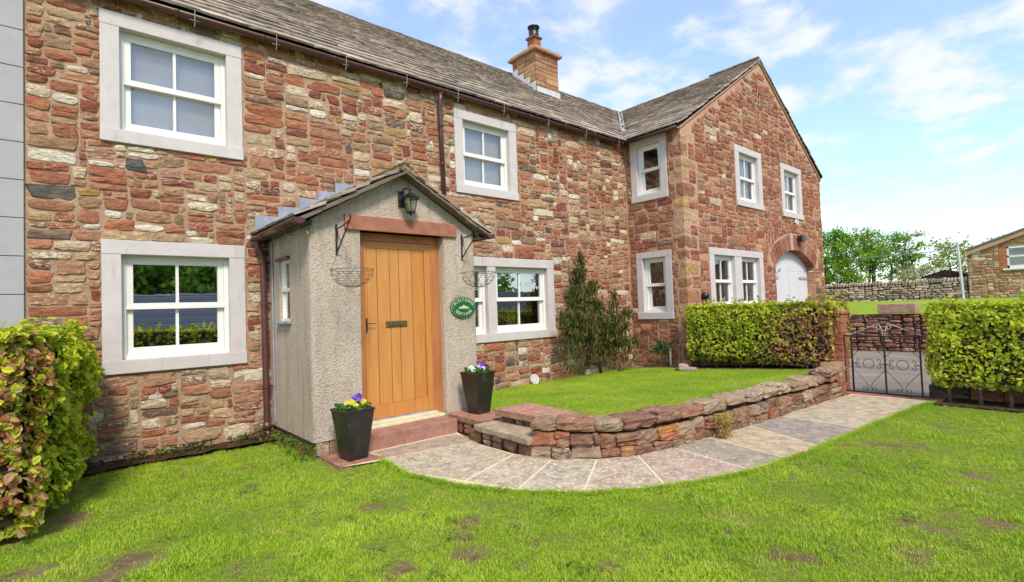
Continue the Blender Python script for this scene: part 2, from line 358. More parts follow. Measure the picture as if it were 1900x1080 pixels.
def pack(nx, nz, occ, hs, asp, seed, wmax, coursed=.72):
    """roughly coursed rubble on a cell grid with staggered joints; returns rectangles (i, j, w, h)"""
    r = random.Random(seed); res = []; ids = np.zeros((nz, nx), int); rowh = {}
    for j in range(nz):
        i = 0
        while i < nx:
            if occ[j, i]: i += 1; continue
            if j not in rowh: rowh[j] = r.choice(hs)
            run = 1
            while i+run < nx and not occ[j, i+run] and run < wmax+4: run += 1
            h = rowh[j] if r.random() < coursed else r.choice(hs)
            wd = int(max(3, min(wmax, round(h*r.uniform(*asp)+r.random()))))
            def joint(x): return j > 0 and 0 < x < nx and ids[j-1, x-1] != ids[j-1, x]
            for dlt in (0, 1, -1, 2, -2, 3, -3, 4, 5, -4, 6):
                x = i+wd+dlt
                if not (joint(x) or joint(x-1) or joint(x+1)): wd = max(3, wd+dlt); break
            if run-wd < 3: wd = run if run <= wmax+3 else run-4
            wd = min(wd, run)
            if wd < 1: i += 1; continue
            hh = 0
            while hh < h and j+hh < nz and not occ[j+hh, i:i+wd].any(): hh += 1
            if hh == h:
                k = 0
                while k < 2 and j+hh+k < nz and not occ[j+hh+k, i:i+wd].any(): k += 1
                if k < 2 and j+hh+k < nz and occ[j+hh+k, i:i+wd].any(): hh += k
            occ[j:j+hh, i:i+wd] = True; ids[j:j+hh, i:i+wd] = len(res)+1
            if hh >= 6 and r.random() < .16:
                h1 = r.randint(3, hh-3); res += [(i, j, wd, h1), (i, j+h1, wd, hh-h1)]
            elif hh <= 5 and wd >= 6 and r.random() < .12:
                w1 = r.randint(3, wd-3); res += [(i, j, w1, hh), (i+w1, j, wd-w1, hh)]
            else: res.append((i, j, wd, hh))
            i += wd
    return res
def rubble(frame, x0, x1, z0, z1, cell, blocked, hs, asp, wmax, pal, gap, D, seed, warp=.018, round_p=(3.2, 9), prio=None, angj=.035, rough=.006, skew=.22):
    """blocked(x,z)->bool ; frame(u,z,d)->world ; returns list of (score, V, F, colour)"""
    nx = int(round((x1-x0)/cell)); nz = int(round((z1-z0)/cell)); occ = np.zeros((nz, nx), bool)
    for j in range(nz):
        for i in range(nx):
            if blocked(x0+(i+.5)*cell, z0+(j+.5)*cell): occ[j, i] = True
    blk = occ.copy()
    # distance-ish fade near blocked cells
    near = blk.copy()
    for _ in range(5):
        n = near.copy(); n[1:] |= near[:-1]; n[:-1] |= near[1:]; n[:, 1:] |= near[:, :-1]; n[:, :-1] |= near[:, 1:]; near = n
    rects = pack(nx, nz, occ, hs, asp, seed, wmax); r = random.Random(seed+1); outl = []
    for (i, j, wd, h) in rects:
        if wd < 2 or h < 2: continue
        hw = wd*cell/2; hh = h*cell/2; cx = x0+i*cell+hw; cz = z0+j*cell+hh
        bnd = near[j:j+h, i:i+wd].any() or i == 0 or i+wd >= nx
        f = .15 if bnd else 1
        dx = warp*mn.noise(Vector((cx*1.7, cz*1.7, seed)))*f*1.4; dz = warp*(mn.noise(Vector((cx*1.1+9, cz*1.2, seed+5)))*3.2+mn.noise(Vector((cx*3, cz*3, seed+8))))*f
        g = gap*r.uniform(.7, 1.5); col = pick(pal, r)
        lum = col[1]
        p = r.uniform(*round_p) if lum < .4 or skew < .2 else r.uniform(3, 7)
        if hw-g < .012 or hh-g < .010: continue
        P, F = stone_patch(cx+dx, cz+dz, hw-g, hh-g*.8, p, D*r.uniform(.45, 1.4), seed*13.7+len(outl)*.77, rough, r.uniform(-angj, angj)*f, skew)
        V = [frame(*q) for q in P]
        pr = proj(frame(cx, cz, 0)); sc = 0
        if pr and -60 < pr[0] < 1960 and -60 < pr[1] < 1140: sc = wd*h*cell*cell/pr[2]**2*(prio(cx, cz) if prio else 1)
        outl.append((sc, V, F, col))
    return outl
def emit_stones(lst, parent, mat, nind, name='stone', rest='rubble_stones'):
    """the nind largest as sub-parts of their own, the rest joined"""
    lst = sorted(lst, key=lambda t: -t[0]); big = MB()
    for k, (sc, V, F, col) in enumerate(lst):
        if k < nind:
            MB().add(V, F, col).build(name, mat, parent, smooth=False, fix=False)
        else: big.add(V, F, col)
    if big.v: big.build(rest, mat, parent, smooth=False, kind='stuff', fix=False)

def holed_plane(frame, x0, x1, z0, z1, holes, top=None, d=0.0):
    xs = sorted(set([x0, x1]+[h[0] for h in holes]+[h[1] for h in holes])); zs = sorted(set([z0, z1]+[h[2] for h in holes]+[h[3] for h in holes]))
    mb = MB()
    for i in range(len(xs)-1):
        for j in range(len(zs)-1):
            a, b, c, e = xs[i], xs[i+1], zs[j], zs[j+1]; mx_, mz_ = (a+b)/2, (c+e)/2
            if any(h[0] < mx_ < h[1] and h[2] < mz_ < h[3] for h in holes): continue
            mb.add([frame(a, c, d), frame(b, c, d), frame(b, e, d), frame(a, e, d)], [(0, 1, 2, 3)])
    return mb

# ------------------------------------------------------------------ windows
def fbox(mb, fr, x0, x1, z0, z1, d0, d1):
    V = [fr(x, z, d) for d in (d0, d1) for z in (z0, z1) for x in (x0, x1)]
    mb.add(V, [(0, 1, 3, 2), (4, 5, 7, 6), (0, 1, 5, 4), (2, 3, 7, 6), (0, 2, 6, 4), (1, 3, 7, 5)]); return mb
def window(parent, fr, x0, x1, z0, z1, bays=1, bar=True, glass='glass', back='interior', jw=.165, lh=.15, sh=.14, label=None, mull=.18, proud=.018, blind=0):
    """painted stone surround, white box frame, two sashes, panes, and the room behind"""
    ox0, ox1, oz0, oz1 = x0+jw, x1-jw, z0+sh, z1-lh
    root = None; bw = (ox1-ox0-(bays-1)*mull)/bays; setb = -.075
    fm = MB()
    for k in range(bays):
        a = ox0+k*(bw+mull); b = a+bw; t = .045
        fbox(fm, fr, a, a+t, oz0, oz1, setb-.07, setb); fbox(fm, fr, b-t, b, oz0, oz1, setb-.07, setb)
        fbox(fm, fr, a+t, b-t, oz1-t, oz1, setb-.07, setb); fbox(fm, fr, a+t, b-t, oz0, oz0+.05, setb-.07, setb+.02)
        fbox(fm, fr, a+.10, b-.10, oz1-.033, oz1-.018, setb, setb+.006)   # trickle vent
    root = fm.build('window', 'white', parent, label=label)
    fbox(MB(), fr, x0-.002, x1+.002, z1-lh, z1, -.16, proud+.004).build('lintel', 'paintstone', root, bevel=.006)
    fbox(MB(), fr, x0-.004, x1+.004, z0, z0+sh, -.16, proud+.022).build('sill', 'paintstone', root, bevel=.007)
    for a, b in ((x0, ox0), (ox1, x1)): fbox(MB(), fr, a, b, z0+sh, z1-lh, -.16, proud).build('jamb', 'paintstone', root, bevel=.005)
    for k in range(bays-1):
        a = ox0+(k+1)*bw+k*mull; fbox(MB(), fr, a, a+mull, z0+sh, z1-lh, -.16, proud-.004).build('mullion', 'paintstone', root, bevel=.005)
    for k in range(bays):
        a = ox0+k*(bw+mull)+.045; b = a+bw-.09; zb = oz0+.05; zt = oz1-.045; zm = (zb+zt)/2+.005
        st = .062
        for (s0, s1, dd, bot, top) in ((zb, zm+.02, setb-.035, .07, .05), (zm-.022, zt, setb-.008, .055, .05)):
            sm = MB(); d0, d1 = dd-.035, dd
            fbox(sm, fr, a+.002, a+st, s0, s1, d0, d1); fbox(sm, fr, b-st, b-.002, s0, s1, d0, d1)
            fbox(sm, fr, a+st, b-st, s0, s0+bot, d0, d1); fbox(sm, fr, a+st, b-st, s1-top, s1, d0, d1)
            if dd > setb-.02: fbox(sm, fr, a-.004, b+.004, s0-.012, s0+.01, d0, d1+.016)   # drip rail of the upper sash
            sm.build('sash', 'white', root)
            ga, gb = a+st, b-st; g0, g1 = s0+bot, s1-top
            if bar:
                mid = (ga+gb)/2; fbox(MB(), fr, mid-.014, mid+.014, g0, g1, d0+.006, d1-.004).build('glazing_bar', 'white', root)
                cells = ((ga, mid-.014), (mid+.014, gb))
            else: cells = ((ga, gb),)
            for c0, c1 in cells:
                gd = d0+.012
                MB().add([fr(c0, g0, gd), fr(c1, g0, gd), fr(c1, g1, gd), fr(c0, g1, gd)], [(0, 1, 2, 3)]).build('pane', glass, root, fix=False)
        rb = MB(); a0, b0 = a-.3, b+.3
        V = [fr(x, z, d) for d in (-.17, -1.0) for z in (oz0-.3, oz1+.2) for x in (a0, b0)]
        rb.add(V, [(4, 5, 7, 6), (0, 1, 5, 4), (2, 3, 7, 6), (0, 2, 6, 4), (1, 3, 7, 5)]).build('room', back, root)
        if blind:
            MB().add([fr(a, oz1-.03-blind*(oz1-oz0), -.2), fr(b, oz1-.03-blind*(oz1-oz0), -.2), fr(b, oz1, -.2), fr(a, oz1, -.2)], [(0, 1, 2, 3)]).build('blind', 'blind', root, fix=False)
    return root, (x0+.02, x1-.02, z0+.02, z1-.02)

# ================================================================== COTTAGE
WY = 6.795                                             # plane of the mortar, main range
def FM(u, z, d): return (u, WY-d, z)
cottage = thing('cottage', 'long red and cream rubble stone cottage with stone slate roof behind the rendered porch', 'cottage', (4.5, 6.8, 0))
MW = [(.327, 1.681, .917, 2.320), (.327, 1.681, 3.354, 4.755), (4.815, 6.148, 3.355, 4.733), (3.99, 6.975, .907, 2.325)]
holes = [(a+.03, b-.03, c+.03, d-.03) for a, b, c, d in MW]
EAVE = 4.95
wallm = holed_plane(FM, -.25, 9.40, -.05, EAVE+.05, holes).build('front_wall', 'mortar', cottage, fix=False)
def blk(x, z):
    for a, b, c, d in MW:
        if a-.004 < x < b+.004 and c-.004 < z < d+.004: return True
    if 1.99 < x < 4.06 and z < 2.35: return True
    if z > EAVE-.01: return True
    return False
def prio(x, z): return .25 if (x > 8.9 or (1.8 < x < 4.3 and z < 2.9)) else 1
ms = rubble(FM, -.24, 9.34, -.04, EAVE, .022, blk, [5, 5, 6, 6, 7, 4, 3], (1.2, 4.2), 26, PAL_MAIN, .004, .014, 3, prio=prio, skew=.36, rough=.009, round_p=(5, 16))
print('main stones', len(ms)); emit_stones(ms, wallm, 'stone', 300)
# painted ashlar at the left end
qm = holed_plane(FM, -3.2, -.25, -.05, EAVE+.05, [], d=-.01).build('painted_end_wall', 'quoin', cottage, fix=False)
for k in range(14):
    z0 = k*.366-.08
    for (a, b) in ((-1.45+.3*(k % 2), -.252), (-2.7+.3*(k % 2), -1.453+.3*(k % 2))):
        fbox(MB(), FM, a, b, z0+.003, z0+.363, -.03, .028).build('quoin_block', 'quoin', qm, bevel=.004)
window(cottage, FM, *MW[0], glass='glass_mirror', label='lower left sash window reflecting the garden')
window(cottage, FM, *MW[1], glass='glass_blind', back='blind', blind=.99, label='upper left sash window with blank grey panes')
window(cottage, FM, *MW[2], glass='glass_blind', back='blind', blind=.99, label='upper sash window right of the downpipe')
window(cottage, FM, *MW[3], bays=2, glass='glass_half', label='wide two-light window partly behind the porch')

# ---- roofs
RX0, RIDY, RIDZ = -2.6, 9.72, 7.40
EY, EZ0 = 6.665, 4.935
E0 = Vector((0, EY, EZ0))                             # eave edge of the main slope
SL = Vector((0, RIDY-EY, RIDZ-EZ0)); SLEN = SL.length; sdir = SL.normalized(); snor = Vector((0, -sdir.z, sdir.y))
def slate_mesh(rr, wd, ln, th, seed, pal=((.30, .24, .195), (.37, .30, .24), (.25, .205, .175), (.33, .255, .20), (.43, .36, .29))):
    """slate in local coordinates: x across, y up the slope, z out"""
    c = pal[rr.randrange(len(pal))]; k = rr.uniform(.85, 1.15); c = (c[0]*k, c[1]*k, c[2]*k, 1)
    n = 4; V = []
    for layer in (0, 1):
        for i in range(n+1):
            x = -wd/2+wd*i/n; V.append((x, rr.uniform(-.006, .006)+(0 if 0 < i < n else .006), layer*th+rr.uniform(-.002, .002)))
        V += [(wd/2, ln, layer*th*.6), (-wd/2, ln, layer*th*.6)]
    m_ = n+3; F = [tuple(range(m_-1, -1, -1)), tuple(range(m_, 2*m_))]+[(i, (i+1) % m_, m_+(i+1) % m_, m_+i) for i in range(m_)]
    return V, F, c
def roof(parent, origin, xdir, updir, nor, length, slen, clipf, nind, seed, e0=.235, e1=.125, wrange=(.22, .5)):
    rr = random.Random(seed); rows = []; s = 0; k = 0
    while s < slen-.05:
        e = e0+(e1-e0)*(s/slen)**.7; rows.append((s, e)); s += e
    allv = []
    for ri, (s, e) in enumerate(rows):
        x = rr.uniform(-.015, .01); first = True
        while x < length:
            wd = rr.uniform(*wrange)*(1-.35*s/slen)*(rr.uniform(.5, 1) if first else 1); xc = x+wd/2; first = False
            if clipf(xc, s+e*.5):
                th = rr.uniform(.026, .036); V, F, c = slate_mesh(rr, wd-.006, min(e*2.0, slen-s+.02), th, 0)
                tl = .016+rr.uniform(0, .008); ln = e*2
                lift = rr.uniform(0, .004)
                P = []
                for (vx, vy, vz) in V:
                    zz_ = vz+tl*(1-vy/ln)*1.6+lift
                    P.append(tuple(origin+xdir*(xc+vx)+updir*(s+vy)+nor*zz_))
                pr = proj(origin+xdir*xc+updir*s); sc = 0
                if pr and -30 < pr[0] < 1930 and -40 < pr[1] < 1120: sc = wd*e/pr[2]**2
                allv.append((sc, P, F, c))
            x += wd
    allv.sort(key=lambda t: -t[0]); big = MB()
    for k, (sc, P, F, c) in enumerate(allv):
        if k < nind: MB().add(P, F, c).build('slate', 'slate', parent, fix=False)
        else: big.add(P, F, c)
    if big.v: big.build('slates', 'slate', parent, kind='stuff', fix=False)
    return len(allv)
WX0, WX1, GY = 9.36, 17.02, 5.445                     # wing: side wall plane, far corner, gable plane
WRX, WRZ = 13.22, 7.43                                  # ridge of the wing
VALX0 = 9.20
def clip_main(x, s):
    X = RX0+x; P = E0+sdir*s
    # chimney and valley
    if 8.57 < X < 9.33 and 8.70 < P.y < 9.50: return False
    lim = VALX0+(WRX-VALX0)*(s/SLEN)
    return X < lim-.02
rb = MB()
rb.add([E0+Vector((RX0, 0, 0)), E0+Vector((VALX0+.1, 0, 0)), E0+SL+Vector((WRX, 0, 0)), E0+SL+Vector((RX0, 0, 0))], [(0, 1, 2, 3)])
rb.add([E0+SL+Vector((RX0, 0, 0)), E0+SL+Vector((WRX+4, 0, 0)), (WRX+4, 12.9, 4.9), (RX0, 12.9, 4.9)], [(0, 1, 2, 3)])
mroof = rb.build('roof', 'slate', cottage, fix=False)
print('slates', roof(mroof, E0+Vector((RX0, 0, 0)), Vector((1, 0, 0)), sdir, snor, 16.2, SLEN, clip_main, 300, 11))
rr = random.Random(5); x = RX0
while x < WRX-.1:                                         # ridge stones
    l = rr.uniform(.38, .6); dz = rr.uniform(-.008, .012)
    MB().prism([(RIDY-.17, RIDZ-.10), (RIDY, RIDZ+.035), (RIDY+.17, RIDZ-.10), (RIDY+.15, RIDZ-.13), (RIDY-.0, RIDZ-.01), (RIDY-.15, RIDZ-.13)], 'x', x+.004, x+l-.004, (.27, .20, .15, 1)).build('ridge_stone', 'slate', mroof)
    o = bpy.data.objects[-1] if False else None; x += l
def halfpipe(mb, a, b, r, n=10, th=.006):
    a, b = Vector(a), Vector(b); t = (b-a).normalized(); s = t.cross(Vector((0, 0, 1)))
    V = []
    for p in (a, b):
        for rad in (r, r-th):
            for k in range(n+1):
                an = math.pi*k/n; V.append(p+s*math.cos(an)*rad-Vector((0, 0, 1))*math.sin(an)*rad)
    m_ = n+1; F = []
    for k in range(n): F += [(k, k+1, 2*m_+k+1, 2*m_+k), (m_+k, 3*m_+k, 3*m_+k+1, m_+k+1), (k, m_+k, m_+k+1, k+1), (2*m_+k, 2*m_+k+1, 3*m_+k+1, 3*m_+k)]
    F += [(0, 2*m_, 3*m_, m_), (n, m_+n, 3*m_+n, 2*m_+n)]
    return mb.add(V, F)
def gutter(parent, a, b, r=.062, every=.9, hooks=()):
    g = halfpipe(MB(), a, b, r).build('gutter', 'brownpipe', parent, smooth=True)
    a, b = Vector(a), Vector(b); L = (b-a).length; t = (b-a).normalized(); k = .4
    while k < L:
        p = a+t*k; halfpipe(MB(), p-t*.02, p+t*.02, r+.007).build('gutter_bracket', 'brownpipe', g, smooth=True); k += every
    return g
GUTY, GUTZ = 6.685, 4.905
g = gutter(cottage, (-3.0, GUTY, GUTZ), (9.22, GUTY, GUTZ+.02), r=.056)
for hx in (1.17, 2.05, 2.95, 3.88, 4.80, 5.76, 6.84, 7.9, 8.95):
    hk = MB(); p = Vector((hx, GUTY-.066, GUTZ+.045))
    hk.tube([p+Vector((0, .02, .015)), p, p-Vector((0, -.005, .10)), p-Vector((0, -.02, .17)), p-Vector((.0, -.045, .175))], .004, 5)
    hk.tube([p-Vector((.05, -.02, .11)), p-Vector((0, -.0, .12)), p-Vector((-.05, -.03, .10))], .0035, 5)
    hk.build('light_hook', 'clearhook', g)
def downpipe(parent, pts, r, clips, wall, name='downpipe'):
    d = MB().tube(pts, r, 12).build(name, 'brownpipe', parent, smooth=True)
    for z, p in clips:
        c_ = MB(); c_.tube([Vector(p)+Vector((0, 0, -.02)), Vector(p)+Vector((0, 0, .02))], r*1.2, 12); q = Vector(wall(p))
        c_.tube([Vector(p), q], .012, 6); c_.build('pipe_clip', 'brownpipe', d)
    return d
downpipe(cottage, [(4.50, GUTY, 4.86), (4.50, GUTY+.01, 4.74), (4.505, 6.71, 4.66), (4.505, 6.72, 4.56), (4.51, 6.72, 4.46), (4.53, 6.705, 3.05)], .036, [(0, (4.51, 6.705, 4.36)), (0, (4.515, 6.705, 3.75))], lambda p: (p[0], WY, p[2]))
# chimney
ch = MB(); cx0, cx1, cy0, cy1 = 8.576, 9.333, 8.665, 9.487
ch.box((cx0+.01, cy0+.01, 6.3), (cx1-.01, cy1-.01, 7.6)); chim = ch.build('chimney', 'mortar_pink', cottage)
rr = random.Random(21); z = 6.52; ci = 0
while z < 7.58:
    h = rr.uniform(.085, .15); h = min(h, 7.60-z); 
    if 7.6-z-h < .06: h = 7.6-z
    def blockrow(a0, a1, fixed, face):
        x = a0
        while x < a1-.02:
            w_ = rr.uniform(.2, .42)
            if a1-x-w_ < .14: w_ = a1-x
            c_ = pick([((.36, .20, .11), 5, .3), ((.33, .15, .085), 5, .3), ((.29, .11, .065), 4, .2), ((.42, .27, .14), 3, .3)], rr)
            pz = rr.uniform(.006, .018)
            if face == 'f': MB().box((x+.004, cy0-pz, z+.004), (x+w_-.004, cy0+.05, z+h-.004), c_).build('stone', 'stone', chim, bevel=.004)
            else: MB().box((cx0-pz, x+.004, z+.004), (cx0+.05, x+w_-.004, z+h-.004), c_).build('stone', 'stone', chim, bevel=.004)
            x += w_
    blockrow(cx0, cx1, 0, 'f'); blockrow(cy0+.05, cy1, 0, 's'); z += h; ci += 1
MB().box((cx0-.09, cy0-.09, 7.60), (cx1+.09, cy1+.09, 7.66), (.42, .22, .12, .2)).build('chimney_cap', 'stone', chim, bevel=.01)
MB().box((cx0-.04, cy0-.04, 7.66), (cx1+.04, cy1+.04, 7.72), (.40, .26, .10, .7)).build('chimney_flaunching', 'stone', chim, bevel=.02)
px, py = 8.80, 8.92
MB().lathe((px, py, 7.70), [(.17, 0), (.16, .10), (.14, .14)], 16, (.42, .20, .08, .5)).build('pot_base', 'stone', chim, smooth=True)
pm = MB().box((px-.115, py-.115, 7.8), (px+.115, py+.115, 8.02), (.30, .10, .07, .3)); pm.box((px-.15, py-.15, 8.02), (px+.15, py+.15, 8.05), (.24, .09, .07, .3)); pm.box((px-.125, py-.125, 8.05), (px+.125, py+.125, 8.08), (.3, .1, .07, .3))
pm.build('chimney_pot', 'stone', chim)
cw = MB(); cw.lathe((px, py, 8.08), [(.11, 0), (.125, .03), (.115, .13), (.10, .14)], 16)
for k in range(6):
    an = k*math.pi/3; cw.tube([(px+.115*math.cos(an), py+.115*math.sin(an), 8.2), (px+.12*math.cos(an), py+.12*math.sin(an), 8.32)], .012, 5)
cw.lathe((px, py, 8.31), [(.15, 0), (.15, .02), (.12, .035), (.01, .05)], 18); cw.build('cowl', 'galvpot' if 'galvpot' in MAT else 'black', chim)
# lead round the chimney foot
lf = MB(); t0 = (RIDZ-EZ0)/(RIDY-EY)
def roofz(y): return EZ0+(y-EY)*t0
lf.box((cx0-.02, cy0-.035, roofz(cy0)-.05), (cx1+.02, cy0-.02, roofz(cy0)+.17)); 
lf.add([(cx0-.05, cy0-.18, roofz(cy0-.18)+.05), (cx1+.05, cy0-.18, roofz(cy0-.18)+.05), (cx1+.05, cy0, roofz(cy0)+.06), (cx0-.05, cy0, roofz(cy0)+.06)], [(0, 1, 2, 3)])
for k in range(4):
    y0_ = cy0+k*.205; lf.box((cx0-.03, y0_+.002, roofz(y0_)-.02), (cx0-.018, y0_+.203, roofz(y0_)+.30))
lf.build('lead_flashing', 'galv', chim)

# ================================================================== WING
wing = thing('gable_wing', 'red sandstone gabled wing with arched white barn doors projecting at the right end', 'house', (WX0, GY, 0))
def FS(u, z, d): return (WX0-d, u, z)                   # side wall, u = world y
def FG(u, z, d): return (u, GY-d, z)                    # gable wall
SW = [(5.755, 6.605, 1.128, 2.54), (5.765, 6.645, 3.62, 4.93)]
side = holed_plane(FS, GY, WY+.01, -.05, 5.0, [(a+.03, b-.03, c+.03, d-.03) for a, b, c, d in SW]).build('side_wall', 'mortar_pink', wing, fix=False)
rt_ = random.Random(77)
quo = []; z = -.05; k = 0
while z < 4.88:
    h = rt_.uniform(.20, .36); h = min(h, 4.93-z)
    lx, ly = (rt_.uniform(.42, .62), rt_.uniform(.14, .2)) if k % 2 else (rt_.uniform(.18, .26), rt_.uniform(.22, .29))
    quo.append((z, z+h, lx, ly)); z += h; k += 1
def blkS(y, z):
    for a, b, c, d in SW:
        if a-.004 < y < b+.004 and c-.004 < z < d+.004: return True
    for z0, z1, lx, ly in quo:
        if z0 <= z < z1 and y < GY+ly: return True
    return z > 4.96
ss = rubble(FS, GY, WY-.03, -.04, 4.98, .022, blkS, [4, 5, 5, 6, 7], (1.4, 3.6), 18, PAL_WING, .0035, .011, 31, round_p=(8, 18), skew=.16)
emit_stones(ss, side, 'stone', 80)
GW = [(11.655, 13.045, 3.63, 5.045), (14.205, 15.575, 3.61, 5.02), (10.285, 12.87, 1.18, 2.60)]
AX0, AX1, AZS, ARISE = 13.58, 16.22, 2.33, .42
AC = (AX0+AX1)/2; AHW = (AX1-AX0)/2; AR = (AHW**2+ARISE**2)/(2*ARISE); ACZ = AZS+ARISE-AR
def arch_z(x, r=AR): return ACZ+math.sqrt(max(0, r*r-(x-AC)**2))
def vergez(x): return 4.97+(WRZ-.03-4.97)*(1-abs(x-(WX0+WX1)/2)/((WX1-WX0)/2))
gm = MB(); nst = 76
xs = sorted(set([WX0+(WX1-WX0)*i/nst for i in range(nst+1)]+[v for g_ in GW for v in (g_[0]+.03, g_[1]-.03)]+[AX0, AX1, (WX0+WX1)/2]))
for a_, b_ in zip(xs[:-1], xs[1:]):
    mid = (a_+b_)/2; segs = [(-.05, None)]; cuts = []
    for g_ in GW:
        if g_[0]+.02 < mid < g_[1]-.02: cuts.append((g_[2]+.03, g_[2]+.03, g_[3]-.03, g_[3]-.03))
    if AX0 < mid < AX1: cuts.append((-.05, -.05, arch_z(a_), arch_z(b_)))
    cuts.sort(key=lambda t: t[0]); lo = (-.05, -.05)
    for c0, c1, c2, c3 in cuts:
        if c0 > lo[0]+.001: gm.add([FG(a_, lo[0], 0), FG(b_, lo[1], 0), FG(b_, c1, 0), FG(a_, c0, 0)], [(0, 1, 2, 3)])
        lo = (c2, c3)
    gm.add([FG(a_, lo[0], 0), FG(b_, lo[1], 0), FG(b_, vergez(b_), 0), FG(a_, vergez(a_), 0)], [(0, 1, 2, 3)])
gable = gm.build('gable_wall', 'mortar_pink', wing, fix=False)
vents = [(13.02, 6.62), (12.93, 6.50), (13.11, 6.50), (12.93, 6.36), (13.11, 6.36), (13.02, 6.24)]
def blkG(x, z):
    for a, b, c, d in GW:
        if a-.004 < x < b+.004 and c-.004 < z < d+.004: return True
    for z0, z1, lx, ly in quo:
        if z0 <= z < z1 and x < WX0+lx: return True
    if AX0-.01 < x < AX1+.01 and z < AZS+.02: return True
    if math.hypot(x-AC, z-ACZ) < AR+.46 and z > AZS-.02 and abs(x-AC) < AHW+.34: return True
    for vx, vz in vents:
        if abs(x-vx) < .05 and abs(z-vz) < .065: return True
    return z > vergez(x)-.05
gs = rubble(FG, WX0, WX1, -.04, 7.44, .03, blkG, [3, 3, 4, 4, 5, 6], (1.7, 4.4), 17, PAL_WING, .0045, .013, 41, round_p=(8, 18), skew=.16, prio=lambda x, z: .2 if z < 1.5 else 1)
print('wing stones', len(ss), len(gs)); emit_stones(gs, gable, 'stone', 300)
for z0, z1, lx, ly in quo:
    c_ = pick([((.46, .28, .15), 5, .4), ((.42, .19, .10), 4, .3), ((.50, .31, .13), 3, .3), ((.33, .15, .09), 3, .2)], rt_)
    b_ = MB(); nx_, ny_ = 5, 4
    # an L of rock face: built as a box with split, roughened faces
    bx_ = bmesh.new(); bmesh.ops.create_cube(bx_, size=1)
    bmesh.ops.scale(bx_, vec=(lx-.008, ly-.008, z1-z0-.012), verts=bx_.verts); bmesh.ops.translate(bx_, vec=(WX0+lx/2, GY+ly/2, (z0+z1)/2), verts=bx_.verts)
    bmesh.ops.subdivide_edges(bx_, edges=bx_.edges, cuts=3, use_grid_fill=True)
    for v_ in bx_.verts:
        q = v_.co; o_ = .010+.012*mn.noise(q*9)+.008*mn.noise(q*23)
        inner = min(q.z-z0, z1-q.z) > .03 and q.x-WX0 < lx-.03 and q.y-GY < ly-.03
        if not inner: o_ = .001
        if q.x < WX0+.01: q.x -= o_
        if q.y < GY+.01: q.y -= o_
    MB().add([tuple(v_.co) for v_ in bx_.verts], [tuple(v_.index for v_ in f_.verts) for f_ in bx_.faces], c_).build('quoin', 'stone', gable, smooth=False, fix=False); bx_.free()
vt = MB()
for vx, vz in vents: fbox(vt, FG, vx-.03, vx+.03, vz-.05, vz+.05, -.05, .004)
vt.build('vent_holes', 'dark', gable)
rv = random.Random(9); nv_ = 17; a0 = math.asin(AHW/AR)
for k in range(nv_):
    t0_ = -a0*1.04+2.08*a0*k/nv_; t1_ = -a0*1.04+2.08*a0*(k+1)/nv_; g_ = .004/AR; ro = AR+.40+rv.uniform(-.02, .03); pz = rv.uniform(.008, .022)
    pts = [(AC+r_*math.sin(t_), ACZ+r_*math.cos(t_)) for r_, t_ in ((AR, t0_+g_), (ro, t0_+g_), (ro, t1_-g_), (AR, t1_-g_))]
    c_ = pick([((.32, .13, .085), 5, .3), ((.27, .10, .065), 4, .2), ((.38, .20, .125), 3, .4)], rv) if abs(k-7) > 0 else (.50, .38, .26, .4)
    MB().prism([(p[0], p[1]) for p in pts], 'y', GY-pz, GY+.3, c_).build('voussoir', 'stone', gable, bevel=.004)
for xx in (AX0, AX1):                                       # arch jamb blocks
    z = 0
    while z < AZS-.02:
        h = min(rv.uniform(.25, .4), AZS-z); s_ = -1 if xx == AX0 else 1
        MB().box((xx, GY-.012, z+.004), (xx+s_*.02, GY+.3, z+h-.004), pick(PAL_WING, rv)).build('jamb_block', 'stone', gable, bevel=.004); z += h
# arched doors
pts = [(AX0, 0.02)]+[(x_, arch_z(x_)-.012) for x_ in np.linspace(AX0, AX1, 25)]+[(AX1, 0.02)]
for side_ in (0, 1):
    pl = [p for p in pts if (p[0] <= AC+1e-6 if side_ == 0 else p[0] >= AC-1e-6)]
    pl = pl+[(AC-.004, .02)] if side_ == 0 else [(AC+.004, .02)]+pl
    d_ = None
    lowz, = (2.2,)
    lower = [(AX0, .02), (AX0, lowz), (AC-.004, lowz), (AC-.004, .02)] if side_ == 0 else [(AC+.004, .02), (AC+.004, lowz), (AX1, lowz), (AX1, .02)]
    upp = ([(AX0, lowz+.01)]+[(x_, arch_z(x_)-.012) for x_ in np.linspace(AX0, AC-.004, 13)]+[(AC-.004, lowz+.01)]) if side_ == 0 else ([(AC+.004, lowz+.01)]+[(x_, arch_z(x_)-.012) for x_ in np.linspace(AC+.004, AX1, 13)]+[(AX1, lowz+.01)])
    mb_ = MB().prism(lower, 'y', GY+.20, GY+.25)
    d_ = mb_.build('barn_door', 'white_wood', wing)
    MB().prism(upp, 'y', GY+.20, GY+.25).build('arched_top_panel', 'white_wood', d_)
    x0_ = AX0+.02 if side_ == 0 else AX1-.62
    MB().box((x0_, GY+.18, 1.98), (x0_+.6, GY+.199, 2.05)).build('strap_hinge', 'lead', d_)
    if side_ == 0:
        MB().tube([(AX0+.35, GY+.17, 2.06), (AX0+.55, GY+.16, 2.18), (AX0+.72, GY+.16, 2.26), (AX0+.72, GY+.18, 2.18)], .012, 6).build('door_hook', 'lead', d_)
window(wing, FS, *SW[0], bar=False, jw=.15, lh=.13, glass='glass', label='lower single-light sash window on the wing side')
window(wing, FS, *SW[1], bar=False, jw=.15, lh=.12, glass='glass', back='curtain', label='upper single-light sash window with brown curtain')
window(wing, FG, *GW[0], back='blind', glass='glass_blind', jw=.2, blind=.99)
window(wing, FG, *GW[1], back='blind', glass='glass_blind', jw=.2, blind=.99)
